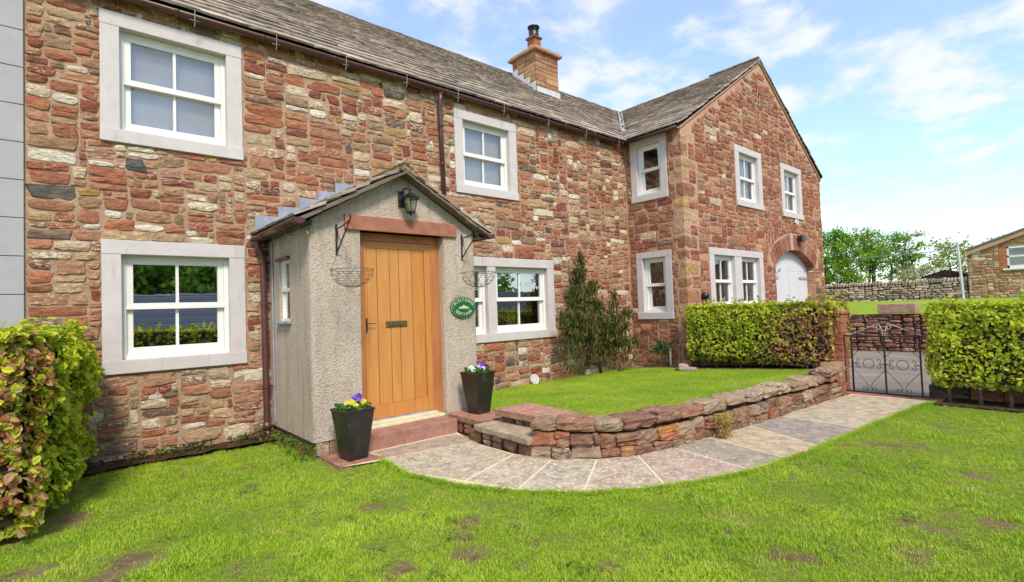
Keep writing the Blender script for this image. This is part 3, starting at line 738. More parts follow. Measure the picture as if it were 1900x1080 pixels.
window(wing, FG, *GW[2], bays=2, glass='glass', mull=.34, jw=.2, label='wide two-light window above the clipped hedge')
# wing roof (left slope, right slope)
WEX, WEZ = 9.20, 4.96
WSL = Vector((WRX-WEX, 0, WRZ-WEZ)); wl = WSL.length; wd_ = WSL.normalized(); wn = Vector((-wd_.z, 0, wd_.x))
GF = GY-.06
wr = MB(); BY = RIDY+.6
wr.add([(WEX, GF, WEZ), (WEX, 6.6, WEZ), (WRX, RIDY, WRZ), (WRX, GF, WRZ)], [(0, 1, 2, 3)])
wr.add([(WRX, GF, WRZ), (WRX, BY, WRZ), (17.14, BY, 5.0), (17.14, GF, 5.0)], [(0, 1, 2, 3)])
wroof = wr.build('roof', 'slate', wing, fix=False)
def clip_wing(y, s):
    return (GF+y) < EY+(RIDY-EY)*(s/wl)-.03
print('wing slates', roof(wroof, Vector((WEX, GF, WEZ)), Vector((0, 1, 0)), wd_, wn, 4.5, wl, clip_wing, 300, 12))
def rs(): pass
wn2 = Vector((-wd_.x*-1, 0, 1)); 
roof(wroof, Vector((17.14, GF, 5.0)), Vector((0, 1, 0)), Vector((-wd_.x, 0, wd_.z)), Vector((wd_.z, 0, wd_.x)), 1.2, wl, lambda y, s: True, 0, 13)
y = GF; rr = random.Random(6)
while y < RIDY-.1:
    l = rr.uniform(.4, .6)
    MB().prism([(WRX-.17, WRZ-.10), (WRX, WRZ+.035), (WRX+.17, WRZ-.10), (WRX+.15, WRZ-.13), (WRX, WRZ-.01), (WRX-.15, WRZ-.13)], 'y', y+.004, y+l-.004, (.27, .20, .15, 1)).build('ridge_stone', 'slate', wroof); y += l
for s_ in (1, -1):                                         # mortar fillet under the verge
    xe = 9.30 if s_ == 1 else 17.08
    vb = MB(); vb.prism([(xe, 4.95), (WRX, WRZ-.03), (WRX, WRZ-.06), (xe, 4.92)], 'y', GY-.035, GY+.05); vb.build('verge_pointing', 'mortar_pink', wing)
# valley lead
va = MB(); p0 = Vector((9.18, 6.645, 4.955)); p1 = Vector((WRX, RIDY, WRZ+.03))
side1 = Vector((-.075, 0, .03)); side2 = Vector((0, -.075, .05))
va.add([p0+side1, p0+Vector((0, 0, .01)), p1+Vector((0, 0, .01)), p1+side1], [(0, 1, 2, 3)]); va.add([p0+Vector((0, 0, .01)), p0+side2, p1+side2, p1+Vector((0, 0, .01))], [(0, 1, 2, 3)])
va.build('valley_gutter', 'galv', cottage, fix=False)
gutter(wing, (9.175, 6.64, 4.93), (9.175, GF+.0, 4.935), r=.052, every=.5)
MB().tube([(17.12, GF+.03, 4.96), (17.12, GY+.02, 4.8), (17.10, GY+.10, 4.5), (17.10, GY+.1, .1)], .035, 10).build('downpipe', 'white', wing, smooth=True)
sec = thing('security_lamp', 'small black floodlight fixed above the white arched doors', 'lamp', (15.13, GY, 3.05))
MB().box((15.02, GY-.16, 2.98), (15.24, GY-.05, 3.14)).build('lamp_head', 'black', sec, bevel=.01); MB().tube([(15.13, GY-.06, 3.1), (15.13, GY, 3.17)], .02, 8).build('bracket', 'black', sec)
bl = thing('bulkhead_lamp', 'small dark bulkhead lamp on the wing wall left of the two-light window', 'lamp', (9.94, GY, 1.57))
MB().lathe((9.94, GY-.06, 1.5), [(.04, 0), (.085, .03), (.085, .11), (.05, .14)], 14).build('lamp_head', 'black', bl, smooth=True); MB().box((9.89, GY-.05, 1.60), (9.99, GY, 1.70)).build('bracket', 'redlintel', bl)
def text_mesh(txt, size, ext=.004):
    cu = bpy.data.curves.new('t', 'FONT'); cu.body = txt; cu.size = size; cu.extrude = ext; cu.align_x = 'CENTER'; cu.offset = size*.012
    o = bpy.data.objects.new('t', cu); COL.objects.link(o); bpy.context.view_layer.update()
    me = bpy.data.meshes.new_from_object(o.evaluated_get(bpy.context.evaluated_depsgraph_get())); V = [tuple(v.co) for v in me.vertices]; F = [tuple(p.vertices) for p in me.polygons]
    bpy.data.objects.remove(o); bpy.data.curves.remove(cu); bpy.data.meshes.remove(me); return V, F
V, F = text_mesh('41', .20, .01)
num = MB().add([(15.06+x*1.5, GY-.035-z, 3.45+y) for x, y, z in V], F).build('house_number', 'white', None)
props(num, 'pale house number 41 fixed to the gable wall above the arch', 'house number')

# ================================================================== PORCH
PX0, PX1, PY = 1.953, 4.09, 5.387
DX0, DX1, DZ = 2.506, 3.60, 2.375
porch = thing('porch', 'grey roughcast rendered gabled porch with oak plank door', 'porch', (3.0, PY, 0))
AXP, AZP, EZP = 3.02, 3.06, 2.45
pw = MB(); pl = [(PX0, .147), (DX0, .147), (DX0, DZ), (DX1, DZ), (DX1, .147), (PX1, .147), (PX1, EZP), (AXP, AZP), (PX0, EZP)]
bmw = bmesh.new()
def ext(poly, y0, y1):
    vs_ = [bmw.verts.new((x, y0, z)) for x, z in poly]; vs2 = [bmw.verts.new((x, y1, z)) for x, z in poly]; n = len(poly)
    bmw.faces.new(vs_); bmw.faces.new(vs2[::-1])
    for i in range(n): bmw.faces.new((vs_[i], vs2[i], vs2[(i+1) % n], vs_[(i+1) % n]))
ext(pl, PY, PY+.22)
bmesh.ops.recalc_face_normals(bmw, faces=bmw.faces)
be = [e for e in bmw.edges if abs(e.verts[0].co.x-e.verts[1].co.x) < 1e-5 and abs(e.verts[0].co.y-PY) < 1e-5 and abs(e.verts[1].co.y-PY) < 1e-5 and abs(e.verts[0].co.z-e.verts[1].co.z) > .5]
bmesh.ops.bevel(bmw, geom=be, offset=.05, segments=4, affect='EDGES', profile=.5)
MBw = MB().add([tuple(v.co) for v in bmw.verts], [[v.index for v in f.verts] for f in bmw.faces] if not bmw.verts.index_update() else [])
pfront = MBw.build('front_wall', 'render', porch, smooth=False, fix=False); bmw.free()
# side walls; the left one has a little window
def FPS(u, z, d): return (PX0-d, u, z)
sw = (6.035, 6.385, 1.40, 2.10)
sm_ = MB()
for (a, b, c, d) in ((PY+.219, sw[0], .147, EZP), (sw[1], WY, .147, EZP), (sw[0], sw[1], .147, sw[2]), (sw[0], sw[1], sw[3], EZP)):
    fbox(sm_, FPS, a, b, c, d, -.2, 0)
pside = sm_.build('side_wall', 'render', porch)
MB().box((PX1-.2, PY+.219, .147), (PX1, WY, EZP)).build('side_wall', 'render', porch)
pw_ = MB(); t = .03
fbox(pw_, FPS, sw[0], sw[0]+t, sw[2], sw[3], -.12, -.025); fbox(pw_, FPS, sw[1]-t, sw[1], sw[2], sw[3], -.12, -.025); fbox(pw_, FPS, sw[0], sw[1], sw[3]-t, sw[3], -.12, -.027); fbox(pw_, FPS, sw[0], sw[1], sw[2], sw[2]+t, -.12, -.027)
fbox(pw_, FPS, sw[0], sw[1], 1.74, 1.78, -.118, -.02)
pwn = pw_.build('side_window', 'white', porch)
for c, d in ((1.43, 1.74), (1.78, 2.07)): MB().add([FPS(sw[0]+t, c, -.045), FPS(sw[1]-t, c, -.045), FPS(sw[1]-t, d, -.045), FPS(sw[0]+t, d, -.045)], [(0, 1, 2, 3)]).build('pane', 'glass', pwn, fix=False)
fbox(MB(), FPS, sw[0]-.04, sw[1]+.05, 1.365, 1.40, -.12, .045).build('sill', 'lead', pwn, bevel=.004); fbox(MB(), FPS, sw[0]-.03, sw[1]+.03, 2.10, 2.135, -.1, .04).build('drip_board', 'brownpipe', pwn, bevel=.003)
MB().box((PX0+.20, PY+.3, .15), (PX1-.25, 6.7, 2.3)).build('inner_room', 'interior', porch)
# plinth
MB().box((PX0+.035, PY+.03, -.05), (DX0+.3, WY, .15), (.27, .17, .12, .3)).build('plinth', 'stone', porch); pp = MB().box((DX1-.1, PY+.03, -.05), (PX1-.03, WY, .15), (.3, .18, .12, .3)); pp.build('plinth', 'stone', porch)
rr = random.Random(3); x = PX0+.03
while x < DX0+.2:
    w_ = rr.uniform(.12, .2); MB().box((x, PY+.012, .005), (x+w_-.01, PY+.05, .14), pick(PAL_WALL, rr)).build('plinth_stone', 'stone', porch, bevel=.006); x += w_
# door
MB().box((2.325, PY-.035, DZ), (3.785, PY+.2, 2.537)).build('lintel', 'redlintel', porch, bevel=.006)
DY = 5.50
fr_ = MB(); fr_.box((DX0, DY-.005, .17), (2.60, DY+.07, DZ)); fr_.box((3.498, DY-.005, .17), (DX1, DY+.07, DZ)); fr_.box((2.60, DY-.005, 2.285), (3.498, DY+.07, DZ))
fr_.box((3.47, DY+.0, .2), (3.498, DY+.05, 2.285))
dfr = fr_.build('door_frame', 'oakdark', porch, bevel=.004)
door = MB(); D1 = DY+.012
door.box((2.60, D1, .25), (2.635, D1+.05, 2.282)); door.box((3.392, D1, .25), (3.492, D1+.05, 2.282)); door.box((2.635, D1, 2.205), (3.392, D1+.05, 2.282)); door.box((2.635, D1, .25), (3.392, D1+.05, .405)); door.box((2.62, D1+.035, .3), (3.42, D1+.055, 2.25))
dr = door.build('door', 'oak', porch, bevel=.002)
js = [2.637, 2.762, 2.925, 3.046, 3.220, 3.390]
for a, b in zip(js[:-1], js[1:]): MB().box((a+.0035, D1+.007, .405), (b-.0035, D1+.034, 2.205)).build('plank', 'oak', dr, bevel=.004)
lb = MB().box((2.855, D1-.006, 1.285), (3.135, D1+.006, 1.355)).build('letterbox', 'brass', dr, bevel=.004); MB().box((2.885, D1-.011, 1.302), (3.105, D1-.0065, 1.34)).build('letter_flap', 'brass', dr, bevel=.003)
hd = MB().box((2.608, D1-.005, 1.24), (2.626, D1-.0005, 1.40)); hd.tube([(2.617, D1-.005, 1.34), (2.617, D1-.04, 1.34), (2.68, D1-.045, 1.336), (2.715, D1-.043, 1.34)], .0045, 8); hd.build('door_handle', 'black', dr)
MB().box((2.60, DY-.05, .205), (3.50, DY+.06, .235)).build('threshold', 'sillwood', porch, bevel=.006); MB().box((2.60, DY+.005, .236), (3.50, DY+.01, .25)).build('weather_bar', 'lead', porch)
MB().box((2.56, DY-.11, .172), (3.56, DY+.06, .204)).build('threshold_base', 'sillwood', porch, bevel=.004)
MB().box((2.34, 5.135, -.02), (3.56, PY+.2, .172)).build('doorstep', 'step', porch, bevel=.018)
# porch roof: two slopes of stone slates seen along their edges
pry0 = 5.27; rr = random.Random(15)
for sgn in (-1, 1):
    e0_ = Vector((1.80 if sgn < 0 else 4.24, pry0, 2.435 if sgn < 0 else 2.43)); ap = Vector((3.02, pry0, 3.10)); ud = (ap-e0_); L_ = ud.length; ud.normalize(); no = Vector((-ud.z*(1 if ud.x > 0 else -1), 0, abs(ud.x)))
    deck = MB(); deck.add([e0_+no*-.02, ap+no*-.02, ap+Vector((0, 1.5, 0))-no*.02, e0_+Vector((0, 1.5, 0))-no*.02, e0_+no*.004, ap+no*.004, ap+Vector((0, 1.5, 0))+no*.004, e0_+Vector((0, 1.5, 0))+no*.004], [(0, 1, 2, 3), (4, 5, 6, 7), (0, 1, 5, 4), (1, 2, 6, 5), (2, 3, 7, 6), (3, 0, 4, 7)], (.2, .16, .12, 1))
    pr_ = deck.build('roof', 'slate', porch)
    s = -.03
    while s < L_-.05:
        e = .19; y = pry0-rr.uniform(.0, .03)
        while y < 6.78:
            wd = rr.uniform(.24, .42); V, F, c_ = slate_mesh(rr, wd-.006, min(.36, L_-s), rr.uniform(.016, .026), 0)
            P = [tuple(e0_+Vector((0, y-pry0+wd/2+vx, 0))+ud*(s+vy)+no*(vz+.012+.03*(1-vy/.36))) for vx, vy, vz in V]
            MB().add(P, F, c_).build('slate', 'slate', pr_, fix=False); y += wd
        s += e
    # ragged under-slates at the verge
    s = .0
    while s < L_-.1:
        l = rr.uniform(.14, .3); P = e0_+ud*s
        MB().add([e0_+ud*(s+q)+no*h_+Vector((0, yy, 0)) for yy in (-.035+rr.uniform(-.015, .015), .1) for q, h_ in ((0, -.035), (l, -.04), (l, -.018), (0, -.014))], [(0, 1, 2, 3), (4, 5, 6, 7), (0, 1, 5, 4), (1, 2, 6, 5), (2, 3, 7, 6), (3, 0, 4, 7)], (.17, .13, .10, 1)).build('verge_slate', 'slate', pr_); s += l
MB().prism([(2.86, 3.06), (3.02, 3.16), (3.19, 3.055), (3.17, 3.03), (3.02, 3.11), (2.88, 3.03)], 'y', 5.25, 6.76, (.25, .2, .13, 1)).build('ridge_stone', 'slate', porch, bevel=.006)
mm = MB(); rr = random.Random(8)
for k in range(420):
    x_ = rr.gauss(3.02, .10); y_ = rr.uniform(5.24, 5.9); z_ = 3.165-abs(x_-3.02)*.55+rr.uniform(-.01, .025); s_ = rr.uniform(.01, .022)
    q = Vector((rr.uniform(-1, 1), rr.uniform(-1, 1), rr.uniform(-.3, 1))).normalized()*s_; q2 = q.cross(Vector((rr.random(), rr.random(), rr.random()))).normalized()*s_
    p = Vector((x_, y_, z_)); g_ = rr.uniform(.7, 1.3); mm.add([p-q, p+q2, p+q, p-q2], [(0, 1, 2, 3)], (.17*g_, .15*g_, .03, 1))
props(mm.build('moss', 'leaf', porch, fix=False), kind='stuff')
# stepped lead flashing on the house wall
for k, (a, b, c, d) in enumerate([(1.80, 2.11, 2.42, 2.70), (2.07, 2.36, 2.54, 2.84), (2.33, 2.60, 2.68, 2.97), (2.57, 2.84, 2.80, 3.10), (2.81, 3.08, 2.94, 3.23)]):
    fbox(MB(), FM, a, b, c, d, .02, .034+.003*k).build('lead_step', 'lead', porch, bevel=.002)
for k, (a, b, c, d) in enumerate([(3.05, 3.32, 2.92, 3.22), (3.30, 3.56, 2.8, 3.09), (3.54, 3.80, 2.66, 2.95), (3.78, 4.05, 2.52, 2.81)]):
    fbox(MB(), FM, a, b, c, d, .02, .034+.003*k).build('lead_step', 'lead', porch, bevel=.002)
gp = gutter(porch, (1.80, 6.76, 2.42), (1.80, 5.25, 2.435), r=.06, every=.55)
MB().prism([(1.745+.0, 2.435)]+[(1.80+.066*math.cos(math.pi+math.pi*k/10), 2.437+.066*math.sin(math.pi+math.pi*k/10)) for k in range(11)], 'y', 5.225, 5.252).build('gutter_end_cap', 'brownpipe', gp, bevel=.003)
gp2 = gutter(porch, (4.24, 6.76, 2.42), (4.24, 5.25, 2.43), r=.058, every=.55)
MB().prism([(4.24+.062*math.cos(math.pi+math.pi*k/10), 2.432+.062*math.sin(math.pi+math.pi*k/10)) for k in range(11)], 'y', 5.225, 5.252).build('gutter_end_cap', 'brownpipe', gp2, bevel=.003)
downpipe(porch, [(1.80, 6.68, 2.42), (1.80, 6.68, 2.32), (1.845, 6.69, 2.22), (1.86, 6.69, 2.1), (1.87, 6.69, .16), (1.87, 6.67, .07), (1.87, 6.60, .02)], .037, [(0, (1.862, 6.69, 1.62)), (0, (1.868, 6.69, .62)), (0, (1.86, 6.69, 2.12))], lambda p: (p[0]+.09, p[1]+.03, p[2]))
MB().tube([(1.87, 6.69, .20), (1.87, 6.69, .10)], .05, 12).build('pipe_shoe', 'brownpipe', porch, smooth=True)
MB().tube([(1.935, 6.60, 2.36), (1.94, 6.6, .2)], .010, 6).build('cable', 'lead', porch)
for hy in (5.45, 5.85, 6.3): MB().tube([(1.86, hy, 2.40), (1.86, hy, 2.32), (1.90, hy-.06, 2.315), (1.91, hy-.12, 2.32), (1.91, hy-.13, 2.29)], .004, 5).build('light_hook', 'clearhook', gp)
# soffit timber below the eaves
for x_ in (PX0-.10, PX1+.005): MB().box((x_, 5.31, 2.385), (x_+.095, 6.78, 2.42)).build('eaves_board', 'black', porch)

# ---- on the porch: lantern, brackets, baskets, sign
lan = thing('wall_lantern', 'black glazed coach lantern on the porch gable above the door', 'lantern', (3.04, PY, 2.75))
MB().box((2.985, PY-.02, 2.68), (3.065, PY, 2.87)).build('back_plate', 'black', lan, bevel=.006)
ar = MB(); LX, LY = 3.075, 5.255
ar.tube([(3.025, PY-.02, 2.84), (3.03, PY-.05, 2.885), (3.045, PY-.09, 2.895), (3.06, PY-.12, 2.88), (LX, LY, 2.85), (LX, LY, 2.82)], .009, 8)
ar.tube([(3.025, PY-.02, 2.75), (3.035, PY-.06, 2.78), (3.045, PY-.08, 2.83), (3.05, PY-.06, 2.87)], .007, 8)
ar.lathe((LX, LY, 2.86), [(.012, 0), (.02, .015), (.01, .03), (.016, .045), (.003, .065)], 10); ar.build('scroll_arm', 'black', lan, smooth=True)
def pyr(mb, z0, r0_, z1, r1_, n=6):
    return mb.lathe((LX, LY, 0), [(r0_, z0), (r1_, z1)], n)
hdm = MB(); pyr(hdm, 2.775, .115, 2.83, .035); pyr(hdm, 2.765, .112, 2.775, .118); pyr(hdm, 2.60, .052, 2.615, .055); hdm.lathe((LX, LY, 2.565), [(.004, 0), (.014, .012), (.012, .035)], 8)
for k in range(6):
    an = 2*math.pi*k/6; hdm.tube([(LX+.053*math.cos(an), LY+.053*math.sin(an), 2.61), (LX+.092*math.cos(an), LY+.092*math.sin(an), 2.768)], .005, 5)
hdm.build('lantern_frame', 'black', lan)
for k in range(6):
    a_, b_ = 2*math.pi*k/6, 2*math.pi*(k+1)/6
    MB().add([(LX+.051*math.cos(a_), LY+.051*math.sin(a_), 2.613), (LX+.051*math.cos(b_), LY+.051*math.sin(b_), 2.613), (LX+.089*math.cos(b_), LY+.089*math.sin(b_), 2.766), (LX+.089*math.cos(a_), LY+.089*math.sin(a_), 2.766)], [(0, 1, 2, 3)]).build('lantern_pane', 'glass_lamp', lan, fix=False)
MB().lathe((LX, LY, 2.63), [(.014, 0), (.014, .04), (.026, .07), (.02, .11), (.004, .12)], 12).build('bulb', 'white', lan, smooth=True)
def bracket(bx, label):
    t_ = thing('basket_bracket', label, 'bracket', (bx, PY, 2.25), 'wrought iron hanging basket brackets on the porch')
    MB().box((bx-.010, PY-.014, 2.09), (bx+.010, PY-.001, 2.42)).build('back_strap', 'black', t_, bevel=.002)
    A = MB(); A.tube([(bx, PY-.012, 2.37), (bx, PY-.15, 2.375), (bx, PY-.30, 2.40), (bx, 5.03, 2.415), (bx, 5.005, 2.44), (bx, 5.02, 2.465), (bx, 5.045, 2.455)], .008, 6)
    A.tube([(bx, PY-.012, 2.12), (bx, 5.045, 2.40)], .008, 6); A.tube([(bx, PY-.03, 2.355), (bx, PY-.05, 2.33), (bx, PY-.035, 2.31), (bx, PY-.02, 2.325)], .006, 6); A.build('arm', 'black', t_)
def basket(bx, by, label, Rr=.212, dp=.18):
    t_ = thing('hanging_basket', label, 'hanging basket', (bx, by, 1.9), 'empty wire baskets hanging from the porch brackets')
    Wm = MB(); zt = 1.905
    for k in range(5):
        ph = k/5*math.pi/2*.92; r_ = Rr*math.cos(ph); z_ = zt-dp*math.sin(ph); rad = .0035 if k == 0 else .002
        Wm.tube([(bx+r_*math.cos(q), by+r_*math.sin(q), z_) for q in np.linspace(0, 2*math.pi, 28, endpoint=False)], rad, 5, closed=True)
    for k in range(10):
        for s_ in (1, -1):
            pts = []
            for i in range(9):
                ph = i/8*math.pi/2*.95; an = 2*math.pi*k/10+s_*i*.11; pts.append((bx+Rr*math.cos(ph)*math.cos(an), by+Rr*math.cos(ph)*math.sin(an), zt-dp*math.sin(ph)))
            Wm.tube(pts, .0018, 4)
    Wm.build('wire_bowl', 'wire', t_)
    for k in range(3):
        an = 2*math.pi*k/3+.5; MB().tube([(bx+Rr*math.cos(an), by+Rr*math.sin(an), zt), (bx, by, 2.40)], .0018, 4).build('chain', 'wire', t_)
bracket(2.235, 'iron bracket on the porch wall left of the door lintel'); bracket(3.875, 'iron bracket near the right edge of the porch')
basket(2.25, 5.04, 'empty wire hanging basket left of the oak door'); basket(3.865, 5.04, 'empty wire hanging basket right of the door above the green sign')
SX, SZ = 3.86, 1.490
sg = thing('name_sign', 'oval green house name plaque with pale lettering on the porch', 'sign', (SX, PY, SZ))
def oval(mb, a, b, y0, y1, n=40): return mb.prism([(SX+a*math.cos(2*math.pi*k/n), SZ+b*math.sin(2*math.pi*k/n)) for k in range(n)], 'y', y0, y1)
MAT['signgreen'] = m_simple('sign_green', (.012, .12, .035), .35, .5, 20, .2); MAT['signpale'] = m_simple('sign_lettering', (.60, .62, .42), .5, .4); MAT['signdark'] = m_simple('sign_rim', (.03, .035, .022), .5, .4)
oval(MB(), .192, .137, PY-.022, PY-.002).build('plaque_rim', 'signdark', sg, bevel=.003); oval(MB(), .186, .131, PY-.026, PY-.0225).build('pale_line', 'signpale', sg); oval(MB(), .182, .127, PY-.030, PY-.0265).build('plaque', 'signgreen', sg)
lt = MB()
def arc_text(txt, top):
    n = len(txt)
    wid = {'I': .6, 'M': 1.2, 'W': 1.3}; tot = sum(wid.get(c_, 1) for c_ in txt); s = -tot/2
    for c_ in txt:
        w_ = wid.get(c_, 1); q = (s+w_/2); s += w_
        an = q*(.0425)/.118
        V, F = text_mesh(c_, .052, .002)
        a_, b_ = .134, .082
        if top: bxp, bzp = a_*math.sin(an), b_*math.cos(an)-.006; rot = -math.atan2(b_*math.sin(an), a_*math.cos(an))*1.0
        else: bxp, bzp = a_*math.sin(an), -b_*math.cos(an)-.022; rot = math.atan2(b_*math.sin(an), a_*math.cos(an))
        for_ = [(bxp+x*math.cos(rot)-y*math.sin(rot), bzp+x*math.sin(rot)+y*math.cos(rot), z) for x, y, z in V]
        lt.add([(SX+x, PY-.0315-z, SZ+y) for x, y, z in for_], F)
arc_text('MIDTOWN', True); arc_text('COTTAGE', False)
lt.build('lettering', 'signpale', sg, fix=False)
em = MB().prism([(SX-.085, SZ-.012), (SX-.045, SZ+.012), (SX-.03, SZ+.008), (SX+.0, SZ+.033), (SX+.03, SZ+.010), (SX+.05, SZ+.012), (SX+.085, SZ-.012)], 'y', PY-.034, PY-.0305)
em.box((SX-.08, PY-.034, SZ-.020), (SX+.08, PY-.0305, SZ-.016)); em.build('hill_emblem', 'signpale', sg)
for s_ in (-1, 1): MB().lathe((SX+s_*.162, PY-.033, SZ), [(.006, -.006), (.006, .006)], 8).build('screw', 'signpale', sg)

# ================================================================== GROUND
def zup(x, y): return .335-.0575*(y-2.9)
INNER = [(3.556, 5.155), (3.40, 4.60), (3.40, 3.95), (3.56, 3.53), (3.80, 3.22), (4.16, 3.02), (4.614, 2.93), (5.1, 2.87), (5.543, 2.82), (6.1, 2.76), (6.748, 2.72), (7.4, 2.68), (8.0, 2.64), (8.48, 2.60), (8.80, 2.56)]
OUTER = [(2.40, 4.80), (2.36, 4.185), (2.494, 3.624), (2.731, 3.147), (3.053, 2.752), (3.468, 2.447), (3.906, 2.234), (4.47, 2.05), (5.33, 1.926), (6.64, 1.834), (8.32, 1.684), (8.85, 1.60)]
PATHPOLY = [(2.0, 5.35), (2.0, 4.84), (2.40, 4.74)]+OUTER[1:]+[(8.95, 2.6)]+INNER[::-1]+[(3.556, 5.35)]
def inside(x, y, poly):
    c = False; n = len(poly); j = n-1
    for i in range(n):
        xi, yi = poly[i]; xj, yj = poly[j]
        if (yi > y) != (yj > y) and x < (xj-xi)*(y-yi)/(yj-yi)+xi: c = not c
        j = i
    return c
UPPOLY = [(4.05, 6.80), (4.05, 4.6), (3.75, 3.9), (3.72, 3.60), (3.90, 3.35), (4.22, 3.18), (4.65, 3.07), (5.55, 2.96), (6.76, 2.86), (8.0, 2.80), (9.36, 2.75), (9.36, 6.80)]
SPOTS = [(.34, 3.97, .16), (.20, 3.8, .14), (2.10, 3.0, .13), (1.93, 2.76, .12), (1.80, 2.60, .13), (1.44, 2.71, .10), (1.46, 3.08, .06), (3.09, 1.32, .12), (3.13, 1.20, .10), (3.17, 1.62, .06), (4.43, .52, .12), (.05, 5.21, .16), (1.38, 3.76, .05), (-.13, 4.25, .15), (5.5, .76, .12), (2.3, 1.9, .08), (.8, 3.1, .08)]
def bare(x, y):
    b = fnoise(x*1.9+7, y*1.9+2)*.42+fnoise(x*6, y*6+9)*.36; w_ = fnoise(x*5, y*5)*.5+fnoise(x*14, y*14)*.3
    for sx, sy, sr in SPOTS:
        d = math.hypot(x-sx, y-sy)/sr
        if d < 1.5: b = max(b, .20+.42*(1.1-d)+w_*.5)
    return b
def lawnz(x, y): return .012*fnoise(x*.8, y*.8)+.006*fnoise(x*3, y*3)-.012
def sheet(name, x0, x1, y0, y1, st, zf, mat, keep=None, kind='structure', wear=None):
    nx = int(round((x1-x0)/st)); ny = int(round((y1-y0)/st)); mb = MB(); idx = {}
    for j in range(ny+1):
        for i in range(nx+1): x = x0+(x1-x0)*i/nx; y = y0+(y1-y0)*j/ny; mb.v.append((x, y, zf(x, y))); wear and mb.c.append((0, 0, 0, wear(x, y)))
    for j in range(ny):
        for i in range(nx):
            if keep and not keep(x0+(x1-x0)*(i+.5)/nx, y0+(y1-y0)*(j+.5)/ny): continue
            a = j*(nx+1)+i; mb.f.append((a, a+1, a+nx+2, a+nx+1))
    return props(mb.build(name, mat, None, smooth=True, fix=False), kind=kind)
wearf = lambda x, y: max(0, min(.85, (bare(x, y)-.12)*2.6))
sheet('lawn', -6, 8.9, -4, 6.9, .06, lawnz, 'turf', lambda x, y: not (x > 4.3 and y > 3.1), wear=wearf)
sheet('lawn', -12, 8.9, -34, -4, .5, lambda x, y: lawnz(x, y) if y > -4.4 else -.012, 'turf')
sheet('upper_lawn', 3.7, 9.4, 2.7, 6.85, .05, lambda x, y: zup(x, y)+.008*fnoise(x*2, y*2), 'turf', lambda x, y: inside(x, y, UPPOLY), wear=lambda x, y: wearf(x+20, y)*.7)
sheet('ground', -260, 500, -300, 420, 20, lambda x, y: -.12, 'pasture')
sheet('lane', 8.9, 16.9, -30, 30, .5, lambda x, y: -.045+.01*fnoise(x, y), 'asphalt', lambda x, y: not (x < 16.9 and y > 5.5))
def fieldz(x): return .93+.27*min(1, max(0, (x-16.8)/13)) if x < 40 else 1.2+.006*(x-40)
sheet('field', 16.95, 300, -120, 180, 3.9, lambda x, y: fieldz(x), 'pasture')
bed = sheet('flower_bed', -.3, 2.0, 6.45, 6.83, .05, lambda x, y: .03+.02*fnoise(x*6, y*6), 'soil')
pts = PATHPOLY
pb = MB(); n = len(pts); pb.add([(x, y, .009) for x, y in pts], [tuple(range(n))]); path = props(pb.build('path', 'pointing', None), kind='structure')
joints = [((2.425, 4.80), (3.50, 4.62)), ((2.574, 3.737-.1), (3.39, 3.93)), ((2.744, 3.26-.1), (3.55, 3.55)), ((3.061, 2.743), (3.80, 3.22)), ((3.614, 2.37), (4.16, 3.02)), ((4.43, 2.065), (4.614, 2.93)), ((4.96, 1.98), (5.18, 2.86)), ((5.56, 1.91), (5.98, 2.78)), ((6.62, 1.84), (6.70, 2.73))]
def interp(curve, a, b):
    """points of the curve strictly between the projections of a and b"""
    def par(p):
        best = (9e9, 0)
        for i in range(len(curve)-1):
            A, B = Vector(curve[i]), Vector(curve[i+1]); t_ = max(0, min(1, (Vector(p)-A).dot(B-A)/(B-A).length_squared)); d = (A+(B-A)*t_-Vector(p)).length
            if d < best[0]: best = (d, i+t_)
        return best[1]
    pa, pb_ = par(a), par(b); return [curve[i] for i in range(len(curve)) if pa+.05 < i < pb_-.05]
SLABC = [(.36, .29, .215, .5), (.40, .34, .25, .7), (.42, .355, .26, .7), (.38, .325, .245, .75), (.41, .32, .24, .75), (.40, .30, .235, .7), (.32, .27, .21, .6), (.45, .36, .24, .35), (.30, .255, .215, .5), (.42, .35, .25, .4)]
ends = [((2.42, 5.10), (3.50, 5.10))]+joints+[((8.80, 1.63), (8.78, 2.52))]
for k in range(len(ends)-1):
    (o0, i0), (o1, i1) = ends[k], ends[k+1]
    poly = [o0]+interp(OUTER, o0, o1)+[o1, i1]+interp(INNER, i0, i1)[::-1]+[i0]
    c_ = Vector((sum(p[0] for p in poly)/len(poly), sum(p[1] for p in poly)/len(poly)))
    # shrink for the joint
    sp = []
    for p in poly:
        d = c_-Vector(p); sp.append(tuple(Vector(p)+d.normalized()*.021))
    MB().prism(sp, 'z', -.03, .012+.004*random.random(), SLABC[k]).build('paving_slab', 'slab', path, bevel=.003)
MB().box((8.84, 1.50, -.03), (9.12, 2.68, .02)).build('gate_threshold', 'redlintel', path, bevel=.01)
MB().prism([(1.99, 5.36), (2.34, 5.36), (2.44, 4.80), (1.99, 4.85)], 'z', -.03, .018, (.30, .14, .10, .5)).build('paving_slab', 'slab', path, bevel=.005, label='reddish slab under the left planter')

